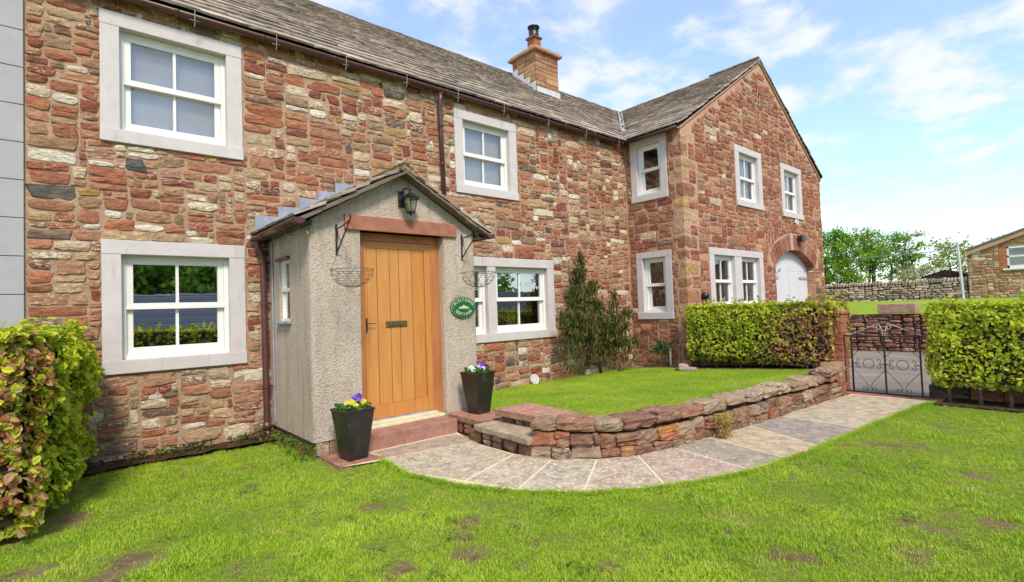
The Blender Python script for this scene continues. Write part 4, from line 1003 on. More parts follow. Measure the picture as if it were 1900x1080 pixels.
# ================================================================== GARDEN RETAINING WALL + STEPS
gw = thing('retaining_wall', 'low curved rubble garden wall holding up the small upper lawn', 'garden wall', (4.5, 2.95, 0))
RC = [(3.43, 3.72), (3.52, 3.56), (3.80, 3.24), (4.16, 3.04), (4.614, 2.94), (5.1, 2.88), (5.543, 2.83), (6.1, 2.77), (6.748, 2.73), (7.4, 2.69), (8.0, 2.65), (8.62, 2.60)]
cum = [0]
for a_, b_ in zip(RC[:-1], RC[1:]): cum.append(cum[-1]+math.dist(a_, b_))
def along(s):
    s = max(0, min(cum[-1]-1e-6, s))
    for i in range(len(RC)-1):
        if s <= cum[i+1]: break
    t_ = (s-cum[i])/(cum[i+1]-cum[i]); A, B = Vector(RC[i]), Vector(RC[i+1]); p = A+(B-A)*t_; tg = (B-A).normalized()
    # smooth tangent
    return p, tg, Vector((-tg.y, tg.x))                     # normal pointing into the lawn
def rock(mb, O, ex, ey, ez, sx, sy, sz, col, seed, p=3.6, amp=.10):
    """rounded rough boulder: cube grid pushed out to a superellipsoid"""
    n = 4; idx = {}; V = []; F = []
    def vid(i, j, k):
        key = (i, j, k)
        if key not in idx:
            a = Vector((2*i/n-1, 2*j/n-1, 2*k/n-1)); m_ = max(abs(a.x), abs(a.y), abs(a.z)); q = (abs(a.x)**p+abs(a.y)**p+abs(a.z)**p)**(1/p); a = a*(m_/q)
            nn = mn.noise(Vector((a.x*1.2+seed, a.y*1.2, a.z*1.2)))*amp*1.4+mn.noise(Vector((a.x*3+seed, a.y*3, a.z*3+7)))*amp*.9
            a = a*(1+nn); idx[key] = len(V); V.append(tuple(O+ex*a.x*sx+ey*a.y*sy+ez*a.z*sz))
        return idx[key]
    for i in range(n):
        for j in range(n):
            for (A, B, C_, D_) in (((i, j, 0), (i+1, j, 0), (i+1, j+1, 0), (i, j+1, 0)), ((i, j, n), (i+1, j, n), (i+1, j+1, n), (i, j+1, n)), ((i, 0, j), (i+1, 0, j), (i+1, 0, j+1), (i, 0, j+1)), ((i, n, j), (i+1, n, j), (i+1, n, j+1), (i, n, j+1)), ((0, i, j), (0, i+1, j), (0, i+1, j+1), (0, i, j+1)), ((n, i, j), (n, i+1, j), (n, i+1, j+1), (n, i, j+1))):
                F.append((vid(*A), vid(*B), vid(*C_), vid(*D_)))
    return mb.add(V, F, col)
EZ = Vector((0, 0, 1)); rr = random.Random(33)
core = MB(); prevv = None; ss_ = np.linspace(0.05, cum[-1], 50)
V = []
for s in ss_:
    p, tg, nm = along(s); a_ = p+nm*.05; b_ = p+nm*.26; ht = .30
    V += [(a_.x, a_.y, -.02), (a_.x, a_.y, ht), (b_.x, b_.y, ht), (b_.x, b_.y, -.02)]
core.add(V, [(4*i+k, 4*i+(k+1) % 4, 4*i+4+(k+1) % 4, 4*i+4+k) for i in range(len(ss_)-1) for k in range(4)]); core.build('earth_core', 'dark', gw, fix=False)
cell = .02; nx = int(cum[-1]/cell); nz = 13; occ = np.zeros((nz, nx), bool)
rects = pack(nx, nz, occ, [5, 6, 6, 7, 8], (1.3, 2.6), 55, 17)
for (i, j, wd, h) in rects:
    if wd < 3 or h < 3: continue
    s = (i+wd/2)*cell; p, tg, nm = along(s); hw = wd*cell/2; hh = h*cell/2; z_ = j*cell+hh
    O = Vector((p.x, p.y, 0))+Vector((nm.x, nm.y, 0))*(.085+rr.uniform(-.02, .02))+EZ*(z_-.004)
    MB_ = rock(MB(), O, Vector((tg.x, tg.y, 0)), Vector((nm.x, nm.y, 0)), EZ, hw*1.03, .11, hh*1.05, pick(PAL_WALL, rr), rr.uniform(0, 90), rr.uniform(4, 12), .14)
    MB_.build('stone', 'rock', gw, smooth=False, fix=False)
s = 0.0                                                    # coping stones
while s < cum[-1]-.1:
    l = rr.uniform(.20, .44); l = min(l, cum[-1]-s); p, tg, nm = along(s+l/2)
    O = Vector((p.x, p.y, 0))+Vector((nm.x, nm.y, 0))*(.14+rr.uniform(-.02, .02))+EZ*(.305+rr.uniform(-.008, .012))
    c_ = pick([((.35, .25, .165), 5, .6), ((.28, .14, .09), 5, .4), ((.30, .20, .135), 4, .5)], rr)
    rock(MB(), O, Vector((tg.x, tg.y, 0)), Vector((nm.x, nm.y, 0)), EZ, l/2*1.03, .155, rr.uniform(.042, .066), c_, rr.uniform(0, 90), rr.uniform(4, 9), .14).build('coping_stone', 'rock', gw, smooth=False, fix=False); s += l
# big end stones by the pillar
for (x_, y_, z_, sx, sy, sz) in ((8.35, 2.70, .40, .22, .13, .05), (8.62, 2.72, .16, .17, .15, .16), (8.66, 2.74, .40, .16, .15, .09), (8.15, 2.72, .39, .14, .14, .05)):
    rock(MB(), Vector((x_, y_, z_)), Vector((1, 0, 0)), Vector((0, 1, 0)), EZ, sx, sy, sz, pick(PAL_WALL, rr), rr.uniform(0, 90), 4, .12).build('stone', 'rock', gw, smooth=False, fix=False)
st_ = thing('garden_steps', 'two worn sandstone steps up to the lawn beside the right-hand planter', 'steps', (3.6, 4.2, 0))
def slabrock(poly, z0, z1, col, nm):
    o = MB(); n_ = len(poly); cxx = sum(p[0] for p in poly)/n_; cyy = sum(p[1] for p in poly)/n_
    fine = []
    for i in range(n_):
        A, B = Vector(poly[i]), Vector(poly[(i+1) % n_])
        for t_ in np.linspace(0, 1, 6, endpoint=False): q = A+(B-A)*t_; fine.append((q.x+.014*fnoise(q.x*9, q.y*9, z0), q.y+.014*fnoise(q.x*9+4, q.y*9, z0)))
    o.prism(fine, 'z', z0, z1, col); return o.build(nm, 'rock', st_, bevel=.014)
slabrock([(3.37, 3.70), (3.80, 3.75), (3.86, 4.62), (3.40, 4.62)], .135, .20, (.42, .33, .24, .5), 'lower_tread')
slabrock([(3.68, 3.72), (4.10, 3.68), (4.14, 4.55), (3.66, 4.55)], .265, .345, (.44, .24, .17, .3), 'upper_tread')
slabrock([(3.56, 4.66), (4.06, 4.60), (4.06, 5.36), (3.57, 5.36)], .135, .205, (.36, .19, .13, .4), 'planter_ledge')
MB().box((3.48, 3.8, -.02), (4.15, 4.6, .13)).box((3.75, 3.8, .12), (4.1, 4.5, .262)).box((3.62, 4.6, -.02), (4.1, 5.34, .13)).build('earth_core', 'dark', st_)
y = 3.68
while y < 5.34:
    l = rr.uniform(.12, .28); z_ = 0
    xx = 3.44 if y < 4.6 else 3.60
    hs_ = [.066, .066] if rr.random() < .5 else [.132]
    for h_ in hs_:
        rock(MB(), Vector((xx+.06, y+l/2, z_+h_/2)), Vector((0, 1, 0)), Vector((1, 0, 0)), EZ, l/2, .08, h_/2*1.02, pick(PAL_WALL, rr), rr.uniform(0, 90), 5, .1).build('stone', 'rock', st_, smooth=True, fix=False); z_ += h_
    y += l
y = 3.75
while y < 4.5:
    l = rr.uniform(.14, .25); rock(MB(), Vector((3.77, y+l/2, .232)), Vector((0, 1, 0)), Vector((1, 0, 0)), EZ, l/2, .06, .034, pick(PAL_WALL, rr), rr.uniform(0, 90), 5, .1).build('stone', 'rock', st_, smooth=True, fix=False); y += l

# ================================================================== LEAVES
def leaves(P, Nn, size, cols, fold=.25, elong=1.0, up=0.0):
    """P: centres, Nn: facing; every leaf is a folded pointed blade of four triangles"""
    n = len(P); a = rng.normal(size=(n, 3)); Nn = Nn/np.linalg.norm(Nn, axis=1)[:, None]
    a -= Nn*(a*Nn).sum(1)[:, None]; a[:, 2] += up; a /= np.linalg.norm(a, axis=1)[:, None]; b = np.cross(Nn, a)
    s = size[:, None]
    base = P-a*s*.5*elong; tip = P+a*s*.5*elong-Nn*s*.12
    l1 = P-b*s*.30-a*s*.16*elong+Nn*s*fold*.3; l2 = P-b*s*.27+a*s*.2*elong+Nn*s*fold*.25; r1 = P+b*s*.30-a*s*.16*elong+Nn*s*fold*.3; r2 = P+b*s*.27+a*s*.2*elong+Nn*s*fold*.25
    V = np.stack([base, l1, l2, tip, r2, r1], 1).reshape(-1, 3)
    F = []
    for i in range(n): k = 6*i; F += [(k, k+3, k+2, k+1), (k, k+5, k+4, k+3)]
    C = np.repeat(cols, 6, axis=0)
    return V, F, C
def leaf_obj(name, parent, V, F, C, mat='leaf', kind=None):
    c = (V.min(0)+V.max(0))/2; me = bpy.data.meshes.new(name); me.from_pydata((V-c).tolist(), [], F)
    at = me.color_attributes.new('col', 'FLOAT_COLOR', 'POINT'); at.data.foreach_set('color', np.hstack([C, np.ones((len(C), 1))]).astype(np.float32).ravel())
    o = add_obj(name, me, mat, parent, Vector(c))
    if kind: o['kind'] = kind
    return o
GREENS = np.array([(.58, .62, .04), (.46, .54, .035), (.32, .44, .025), (.66, .66, .10), (.18, .29, .02)])
BROWNS = np.array([(.48, .20, .09), (.55, .31, .18), (.33, .12, .055), (.60, .42, .26), (.50, .30, .09)])
def hedge(name, label, corners, z0, z1, n, size, brown=None, zg=0.0, overhang=.04, lump=.06):
    """corners: footprint polygon (x,y), ccw; leaves over sides and top"""
    t_ = thing(name, label, 'hedge', (corners[0][0], corners[0][1], zg))
    nC = len(corners); per = [math.dist(corners[i], corners[(i+1) % nC]) for i in range(nC)]; tot = sum(per); H_ = z1-z0
    ctr = np.mean(np.array(corners), 0)
    # twiggy inner body
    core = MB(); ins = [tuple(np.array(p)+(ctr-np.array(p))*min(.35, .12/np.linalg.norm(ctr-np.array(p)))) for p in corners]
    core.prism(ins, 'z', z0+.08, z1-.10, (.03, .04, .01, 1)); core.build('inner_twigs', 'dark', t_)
    A_side = tot*H_; xs_ = [p[0] for p in corners]; ys_ = [p[1] for p in corners]; A_top = (max(xs_)-min(xs_))*(max(ys_)-min(ys_)); P = []; NN = []
    for i in range(n):
        if random.random() < A_side/(A_side+A_top*1.1):
            s = random.random()*tot; k = 0
            while s > per[k]: s -= per[k]; k += 1
            A_, B_ = np.array(corners[k]), np.array(corners[(k+1) % nC]); d = (B_-A_)/per[k]; nrm = np.array([d[1], -d[0]])
            q = A_+d*s; z_ = z0+H_*random.random()
            if random.random() < .25: z_ = z0+H_*(1-random.random()**1.7*.5)
            f = fnoise(q[0]*3+k*5, q[1]*3, z_*3)*lump+fnoise(q[0]*8, q[1]*8, z_*8)*lump*.5
            dep = -abs(random.gauss(0, .042))+f
            if z_ > z1-.14: dep -= (z_-(z1-.14))*.55
            if z_ < z0+.15: dep += -.12*(z0+.15-z_)/.15
            q = q+nrm*(dep+overhang); P.append((q[0], q[1], z_)); NN.append((nrm[0]+random.gauss(0, .5), nrm[1]+random.gauss(0, .5), .45+random.gauss(0, .45)))
        else:
            while True:
                x, y = random.uniform(min(xs_), max(xs_)), random.uniform(min(ys_), max(ys_))
                if inside(x, y, corners): break
            P.append((x, y, z1+fnoise(x*3, y*3, 3)*lump*.6+fnoise(x*9, y*9, 3)*lump*.4-abs(random.gauss(0, .035)))); NN.append((random.gauss(0, .45), random.gauss(0, .45), 1))
    P = np.array(P); NN = np.array(NN); 
    cols = GREENS[rng.choice(5, len(P), p=[.36, .28, .14, .17, .05])]*rng.uniform(.8, 1.2, (len(P), 1))
    if brown is not None:
        bf = np.array([brown(*p) for p in P]); msk = rng.random(len(P)) < bf; cols[msk] = BROWNS[rng.choice(5, msk.sum())]*rng.uniform(.7, 1.2, (msk.sum(), 1))
    # stray shoots standing out of the clipped face
    SP = []; SN = []; tw = MB()
    for k in range(int(tot*9)):
        s = random.random()*tot; q_ = 0
        while s > per[q_]: s -= per[q_]; q_ += 1
        A_, B_ = np.array(corners[q_]), np.array(corners[(q_+1) % nC]); d = (B_-A_)/per[q_]; nrm = np.array([d[1], -d[0]]); q = A_+d*s
        topk = random.random() < .5; zz_ = z1 if topk else z0+H_*random.uniform(.3, 1)
        b0 = Vector((q[0]-nrm[0]*(random.random()*.4 if topk else 0), q[1]-nrm[1]*(random.random()*.4 if topk else 0), zz_)); dr_ = Vector((nrm[0]*(.3 if topk else 1), nrm[1]*(.3 if topk else 1), 1.0 if topk else .5))+Vector([random.gauss(0, .3) for _ in range(3)]); dr_.normalize(); L_ = random.uniform(.05, .17)*(size/.06)**.5
        tw.tube([b0, b0+dr_*L_], [.002, .001], 4)
        for i in range(6): SP.append(tuple(b0+dr_*L_*(i+1)/6+Vector([random.gauss(0, .012) for _ in range(3)]))); SN.append((random.gauss(0, 1), random.gauss(0, 1), 1))
    if len(P) > 0: P = np.vstack([P, SP]); NN = np.vstack([NN, SN]); cols = np.vstack([cols, GREENS[rng.choice(5, len(SP))]])
    props(tw.build('twigs', 'bark', t_, fix=False), kind='stuff')
    V, F, C = leaves(P, NN, size*rng.uniform(.45, 1.3, len(P)), cols)
    leaf_obj('foliage', t_, V, F, C, kind='stuff'); return t_
def stems(t_, pts, z0, z1, r=.022):
    for x, y in pts:
        x2, y2 = x+random.uniform(-.03, .03), y+random.uniform(-.03, .03)
        MB().tube([(x, y, z0-.03), ((x+x2)/2+random.uniform(-.02, .02), (y+y2)/2, (z0+z1)/2), (x2, y2, z1)], [r*1.1, r, r*.8], 7).build('stem', 'bark', t_, smooth=True)
# hedge in front of the wing
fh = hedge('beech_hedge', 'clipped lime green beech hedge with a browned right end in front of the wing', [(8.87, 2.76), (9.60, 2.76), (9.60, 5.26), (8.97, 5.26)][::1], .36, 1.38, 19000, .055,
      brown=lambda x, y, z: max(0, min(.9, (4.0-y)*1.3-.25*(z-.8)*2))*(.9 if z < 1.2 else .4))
stems(fh, [(9.08, y_) for y_ in (2.98, 3.3, 3.62, 3.95, 4.3, 4.75)], .22, .6, .02)
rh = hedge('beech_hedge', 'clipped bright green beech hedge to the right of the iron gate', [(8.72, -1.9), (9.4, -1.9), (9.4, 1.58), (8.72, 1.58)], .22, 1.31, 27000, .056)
stems(rh, [(8.82, y_) for y_ in (1.42, 1.12, .84, .55, .2, -.2)], 0, .5, .024)
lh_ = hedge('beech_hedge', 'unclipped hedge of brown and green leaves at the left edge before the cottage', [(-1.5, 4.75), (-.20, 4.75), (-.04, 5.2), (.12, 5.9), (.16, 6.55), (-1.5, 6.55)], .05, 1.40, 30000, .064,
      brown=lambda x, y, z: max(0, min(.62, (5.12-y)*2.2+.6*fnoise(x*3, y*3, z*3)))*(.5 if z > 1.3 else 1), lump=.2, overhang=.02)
bs = MB(); bs.add([(9.0-.18, 2.75, zup(0, 2.75)+.012), (9.4, 2.75, zup(0, 2.75)+.012), (9.4, 5.3, zup(0, 5.3)+.012), (8.82, 5.3, zup(0, 5.3)+.012)], [(0, 1, 2, 3)]); props(bs.build('soil', 'soil', None, fix=False), kind='structure')
bs = MB(); bs.add([(8.5, -3, .012), (9.5, -3, .012), (9.5, 1.56, .012), (8.62, 1.56, .012)], [(0, 1, 2, 3)]); props(bs.build('soil', 'soil', None, fix=False), kind='structure')
# red kerb stones along the foot of the right-hand hedge
bwl = thing('boundary_wall', 'low dark red garden wall hidden behind the clipped hedge by the wing', 'garden wall', (9.7, 4, 0))
MB().box((9.68, 3.0, -.1), (9.95, 5.40, .62)).build('wall_core', 'dark', bwl)
y = 3.0
while y < 5.35:
    l = rr.uniform(.25, .5); MB().box((9.64, y, .02), (9.70, min(5.4, y+l-.01), .60), pick(PAL_WING, rr)).build('stone', 'stone', bwl, bevel=.01); y += l
ke = thing('kerb_edging', 'line of low red stone edging at the foot of the right-hand hedge', 'edging', (9.05, 0, 0))
y = -1.8
while y < 1.5:
    l = rr.uniform(.3, .5); MB().box((9.22, y, -.02), (9.4, y+l-.01, .17), pick(PAL_WING, rr)).build('edging_stone', 'stone', ke, bevel=.01); y += l

# ================================================================== GATE + PILLAR
pil = thing('gate_pillar', 'red sandstone gate pillar between the hedge and the iron gate', 'pillar', (8.95, 2.83, 0))
z = 0
for h in (.16, .19, .17, .2, .18, .15, .14):
    MB().box((8.95+rr.uniform(-.008, .008), 2.665+rr.uniform(-.006, .006), z+.003), (9.2, 2.93, z+h-.003), pick([((.40, .15, .09), 4, .2), ((.33, .11, .07), 3, .2)], rr)).build('block', 'stone', pil, bevel=.012); z += h
MB().box((8.92, 2.64, z), (9.24, 2.97, z+.06), (.42, .19, .12, .3)).build('cap_stone', 'stone', pil, bevel=.018)
gt = thing('iron_gate', 'black wrought iron garden gate with scrolls and circles', 'gate', (9.0, 2.15, 0))
def FGt(u, z, d=0): return Vector((9.0-d, u, z))
gfm = MB()
def bar(y0, z0, y1, z1, r=.011): gfm.box((9.0-r, min(y0, y1)-r, min(z0, z1)-r), (9.0+r, max(y0, y1)+r, max(z0, z1)+r))
bar(2.665, .02, 2.665, .86); bar(2.565, .04, 2.565, .85); bar(1.74, .04, 1.74, .86, .010); bar(1.62, .04, 1.62, .86); bar(2.665, .86, 1.62, .86, .010); bar(2.665, .03, 1.62, .03, .010)
gfm.build('frame', 'black', gt)
gfb = MB().box((8.988, 2.145, .04), (9.012, 2.165, .85)); gfb.build('centre_bar', 'black', gt)
def spiral(c, r, a0, turns, sgn, n=20):
    return [(c[0]+sgn*r*(1-.75*i/n)*math.cos(a0+turns*2*math.pi*i/n), c[1]+r*(1-.75*i/n)*math.sin(a0+turns*2*math.pi*i/n)) for i in range(n+1)]
for (ya, yb) in ((2.555, 2.165), (2.145, 1.75)):
    yc = (ya+yb)/2; hw = (ya-yb)/2; zc = .455
    MB().tube([FGt(yc+.068*math.cos(q), zc+.068*math.sin(q)) for q in np.linspace(0, 2*math.pi, 24, endpoint=False)], .0045, 5, closed=True).build('ring', 'black', gt)
    for sy in (-1, 1):
        for sz in (-1, 1):
            sp = spiral((yc+sy*.125, zc+sz*.045), .034, -sz*math.pi/2, sz*.95, sy)
            MB().tube([FGt(yc+sy*hw*.98, zc+sz*.004)]+[FGt(*q) for q in sp], .004, 5).build('scroll', 'black', gt)
    for sy in (-1, 1):
        pts = [(yc+sy*hw, .36), (yc+sy*hw*.6, .27), (yc+sy*hw*.2, .175), (yc+sy*.012, .115), (yc+sy*.035, .06)]
        MB().tube([FGt(*q) for q in pts]+[FGt(*q) for q in spiral((yc+sy*.065, .085), .035, math.pi*1.1, -.9, sy)], .004, 5).build('scroll', 'black', gt)
        MB().tube([FGt(yc+sy*hw, .56), FGt(yc+sy*hw*.55, .66), FGt(yc+sy*.02, .80), FGt(yc+sy*.005, .85)], .004, 5).build('brace', 'black', gt)
for sy in (-1, 1):
    MB().tube([FGt(2.15+sy*.012, .87), FGt(2.15+sy*.02, .95), FGt(2.15+sy*.05, 1.03)]+[FGt(*q) for q in spiral((2.15+sy*.055, .985), .038, math.pi*.5, -.9, sy)], .004, 5).build('top_scroll', 'galv', gt)
    MB().tube([FGt(2.15+sy*.05, 1.05), FGt(2.15+sy*.2, .98), FGt(2.15+sy*.38, .90), FGt(2.15+sy*.45, .875)], .004, 5).build('top_scroll', 'galv', gt)

# ================================================================== POTS
def planter(cx, cy, z0, h, rt_top, rt_bot, rotz, label, flowers, seed):
    t_ = thing('planter', label, 'planter', (cx, cy, z0), 'tall square black glazed planters either side of the door')
    r_ = random.Random(seed)
    def ring(hw, z): return [(cx+hw*math.sqrt(2)*math.cos(rotz+math.pi/4+k*math.pi/2), cy+hw*math.sqrt(2)*math.sin(rotz+math.pi/4+k*math.pi/2), z0+z) for k in range(4)]
    V = ring(rt_bot, 0)+ring(rt_top*.985, h-.022)+ring(rt_top*1.03, h-.02)+ring(rt_top*1.03, h)+ring(rt_top*.92, h)+ring(rt_top*.86, h-.05)
    F = [(3, 2, 1, 0)]+[(4*l+k, 4*l+(k+1) % 4, 4*l+4+(k+1) % 4, 4*l+4+k) for l in range(5) for k in range(4)]
    MB().add(V, F).build('pot', 'pot', t_, bevel=.004)
    V = ring(rt_top*.90, h-.035); MB().add(V, [(0, 1, 2, 3)]).build('compost', 'soil', t_, fix=False)
    n = 340; P = np.column_stack([cx+rng.uniform(-1, 1, n)*rt_top*.85, cy+rng.uniform(-1, 1, n)*rt_top*.85, z0+h+rng.uniform(-.03, .045, n)])
    cols = np.array([(.10, .22, .03), (.16, .30, .05), (.07, .15, .03)])[rng.choice(3, n)]
    V, F, C = leaves(P, rng.normal(size=(n, 3))*.5+[0, -.2, 1], np.full(n, .04), cols); leaf_obj('foliage', t_, V, F, C)
    for (fx, fy, fz, c1, c2) in flowers:
        fm = MB(); O = Vector((cx+fx, cy+fy, z0+h+fz)); nr = Vector((-.55, -.75, .35)).normalized(); u_ = nr.cross(EZ).normalized(); v_ = u_.cross(nr)
        for k in range(5):
            an = math.pi/2+k*2*math.pi/5; pc = O+(u_*math.cos(an)+v_*math.sin(an))*.016; rr_ = .017; c_ = c1 if k in (0, 1, 4) else c2
            fm.add([pc+nr*(.004*(k % 2))]+[pc+(u_*math.cos(q)+v_*math.sin(q))*rr_+nr*(.005*math.sin(q*2)+.003*(k % 2)) for q in np.linspace(0, 2*math.pi, 9, endpoint=False)], [(0, i+1, (i+1) % 9+1) for i in range(9)], (*c_, 1))
        fm.add([O+nr*.008+(u_*math.cos(q)+v_*math.sin(q))*.005 for q in np.linspace(0, 2*math.pi, 6, endpoint=False)], [tuple(range(6))], (.6, .45, .02, 1))
        fm.build('pansy', 'petal', t_, fix=False)
        MB().tube([O, O-Vector((0, 0, .06))], .0025, 4, col=(.1, .2, .03, 1)).build('flower_stalk', 'leaf', t_)
    return t_
PUR = (.11, .035, .42); PUR2 = (.24, .14, .62); YEL = (.75, .60, .06); WHT = (.75, .72, .78); MAG = (.24, .03, .20); DRK = (.05, .012, .09)
planter(2.21, 5.02, .01, .505, .158, .098, .06, 'black square planter with purple and yellow pansies left of the door', [(-.02, -.03, .06, YEL, YEL), (-.06, .0, .05, YEL, WHT), (.06, -.02, .09, PUR, PUR2), (.08, .02, .105, PUR, PUR), (.04, .04, .09, PUR2, PUR), (.10, -.04, .05, YEL, YEL), (.13, .02, .04, DRK, DRK), (-.01, -.10, .03, YEL, YEL)], 1)
planter(3.83, 5.07, .205, .50, .152, .095, .10, 'black square planter with white and violet pansies right of the door', [(-.11, -.06, .035, WHT, WHT), (-.08, .02, .05, WHT, WHT), (.03, .0, .07, PUR2, WHT), (.05, -.04, .06, PUR, PUR2), (.09, .0, .085, MAG, DRK), (.06, .05, .09, MAG, PUR), (.10, -.05, .05, DRK, MAG), (.02, -.08, .035, WHT, PUR2)], 2)

# ================================================================== SMALL GARDEN THINGS
plate = thing('garden_plaque', 'round pale openwork plaque leaning on the foot of the cottage wall', 'ornament', (6.3, 6.70, .13))
pm = MB(); O = Vector((6.28, 6.66, zup(6.3, 6.7)+.085)); nr = Vector((-.1, -1, .25)).normalized(); u_ = nr.cross(EZ).normalized(); v_ = u_.cross(nr)
for r_, rad in ((.082, .009), (.055, .006), (.02, .010)): pm.tube([O+(u_*math.cos(q)+v_*math.sin(q))*r_ for q in np.linspace(0, 2*math.pi, 22, endpoint=False)], rad, 6, closed=True)
for k in range(10):
    q = k*math.pi/5; pm.tube([O+(u_*math.cos(q)+v_*math.sin(q))*.02, O+(u_*math.cos(q)+v_*math.sin(q))*.08], .007, 5)
pm.build('openwork_disc', 'white', plate)
wpz = zup(9.25, 5.83); wp = MB(); wp.tube([(9.27, 5.83, wpz), (9.27, 5.83, wpz+.42)], .020, 10); wp.tube([(9.27, 5.83, wpz+.33), (9.27, 5.83, wpz+.45)], .026, 10)
props(wp.build('standpipe', 'white', None, smooth=True), 'short white plastic standpipe at the foot of the wing wall', 'pipe')
for (x_, y_, s_, lb_) in ((8.75, 5.25, .09, 'small upright boulder at the left foot of the clipped hedge'), (8.62, 5.10, .16, 'flat pale stone lying in the grass by the clipped hedge')):
    props(rock(MB(), Vector((x_, y_, zup(x_, y_)+.03)), Vector((.6, -.8, 0)), Vector((.8, .6, 0)), EZ, s_*1.2, s_*.7, .09 if s_ < .1 else .035, (.42, .30, .24, .5), s_*99, 3, .12).build('boulder', 'rock', None, smooth=True, fix=False), lb_, 'boulder')
rk = random.Random(4)
for k, (x_, y_, s_) in enumerate(((4.5, 6.62, .08), (7.4, 6.6, .07), (7.75, 6.62, .1), (8.1, 6.6, .08))):
    pass
# stonecrop growing in the wall
sc_ = thing('wall_plant', 'pink and yellow stonecrop growing out of the low curved wall', 'plant', (5.28, 2.72, .02))
n = 900; P = np.column_stack([rng.normal(5.28, .055, n), rng.normal(2.72, .035, n), rng.uniform(.03, .26, n)])
cols = np.array([(.35, .42, .04), (.45, .45, .05), (.55, .22, .25), (.48, .16, .16), (.18, .26, .03)])[rng.choice(5, n, p=[.25, .2, .25, .12, .18])]
top = P[:, 2] > .19; cols[top & (rng.random(n) < .6)] = (.50, .42, .08)
V, F, C = leaves(P, rng.normal(size=(n, 3))+[-.4, -.8, .5], np.full(n, .022), cols); leaf_obj('foliage', sc_, V, F, C, kind='stuff')
for k in range(8): MB().tube([(5.28+rk.uniform(-.03, .03), 2.77, .06), (5.28+rk.uniform(-.07, .07), 2.71, rk.uniform(.15, .26))], .004, 5).build('stem', 'bark', sc_)
# drooping conifer against the wall
cf_ = thing('wall_conifer', 'dark drooping conifer shrub trained against the cottage wall in the corner', 'shrub', (7.6, 6.4, .15))
rc = random.Random(12); gz = .14
def tubeline(a, b, bend, n=6): return [Vector(a).lerp(Vector(b), i/n)+Vector((0, -.03, -bend))*math.sin(math.pi*i/n) for i in range(n+1)]
MB().tube([(7.95, 6.55, gz), (7.75, 6.5, .7), (7.5, 6.5, 1.3), (7.32, 6.45, 1.9), (7.30, 6.45, 2.35)], [.035, .03, .024, .015, .005], 8).build('trunk', 'bark', cf_, smooth=True)
brs = []
for k in range(24):
    t_ = rc.uniform(.1, .95); z_ = .35+1.75*t_; x_ = 7.9-.6*t_; sp = (1-t_)*1.15+.06
    s_ = rc.choice((-1, 1)); ex_ = x_+s_*rc.uniform(.35, 1.15)*sp; ez_ = z_+rc.uniform(-.12, .32)*(1-t_*.3)
    brs.append(((x_, 6.48, z_), (ex_, 6.48-rc.uniform(0, .28), ez_)))
brs += [((7.30, 6.45, 1.9), (7.38, 6.45, 2.42)), ((7.32, 6.45, 1.8), (7.18, 6.4, 2.1)), ((7.9, 6.45, .9), (8.25, 6.35, 1.72)), ((8.0, 6.5, 1.0), (8.6, 6.3, 1.35)), ((7.9, 6.5, .8), (6.75, 6.35, 1.35)), ((7.7, 6.5, .6), (6.7, 6.3, .75))]
Pn = []; Dn = []
for a_, b_ in brs:
    pts = tubeline(a_, b_, -.08); MB().tube(pts, [.012*(1-i/7)+.003 for i in range(7)], 5).build('branch', 'bark', cf_)
    for i in range(1, 7):
        for q in range(38):
            o = pts[i]+Vector((rc.gauss(0, .045), rc.gauss(0, .05), rc.gauss(0, .04))); dl = rc.choice((.05, .15, .5))
            Pn.append((o.x+rc.gauss(0, .02), min(6.75, o.y), max(gz+.03, o.z-dl*rc.random()))); 
P = np.array(Pn); n = len(P); print('needles', n)
cols = np.array([(.05, .08, .02), (.09, .13, .025), (.15, .17, .04), (.23, .13, .055), (.27, .23, .07)])[rng.choice(5, n, p=[.26, .25, .17, .19, .13])]
V, F, C = leaves(P, rng.normal(size=(n, 3))*[1, 1, .3], rng.uniform(.07, .15, n), cols, elong=1.0, up=-1.8)
# narrow the blades
Vr = V.reshape(-1, 6, 3)
for i1, i2 in ((1, 5), (2, 4)): mid = (Vr[:, i1]+Vr[:, i2])/2; Vr[:, i1] = mid+(Vr[:, i1]-mid)*.38; Vr[:, i2] = mid+(Vr[:, i2]-mid)*.38
leaf_obj('foliage', cf_, Vr.reshape(-1, 3), F, C, kind='stuff')
# leaning branch to the right
lbx = thing('leaning_branch', 'bare leaning stem with a small needle tuft by the white standpipe', 'branch', (8.35, 6.3, .2))
MB().tube([(8.25, 6.35, .16), (8.6, 6.25, .34), (8.95, 6.15, .50), (9.15, 6.0, .62)], [.03, .026, .02, .012], 7).build('stem', 'bark', lbx, smooth=True)
n = 260; P = np.column_stack([rng.normal(9.15, .06, n), rng.normal(5.98, .10, n), rng.normal(.56, .07, n)]); cols = np.array([(.05, .12, .03), (.08, .17, .03)])[rng.choice(2, n)]
V, F, C = leaves(P, rng.normal(size=(n, 3)), np.full(n, .06), cols, up=-1); leaf_obj('needle_tuft', lbx, V, F, C, kind='stuff')

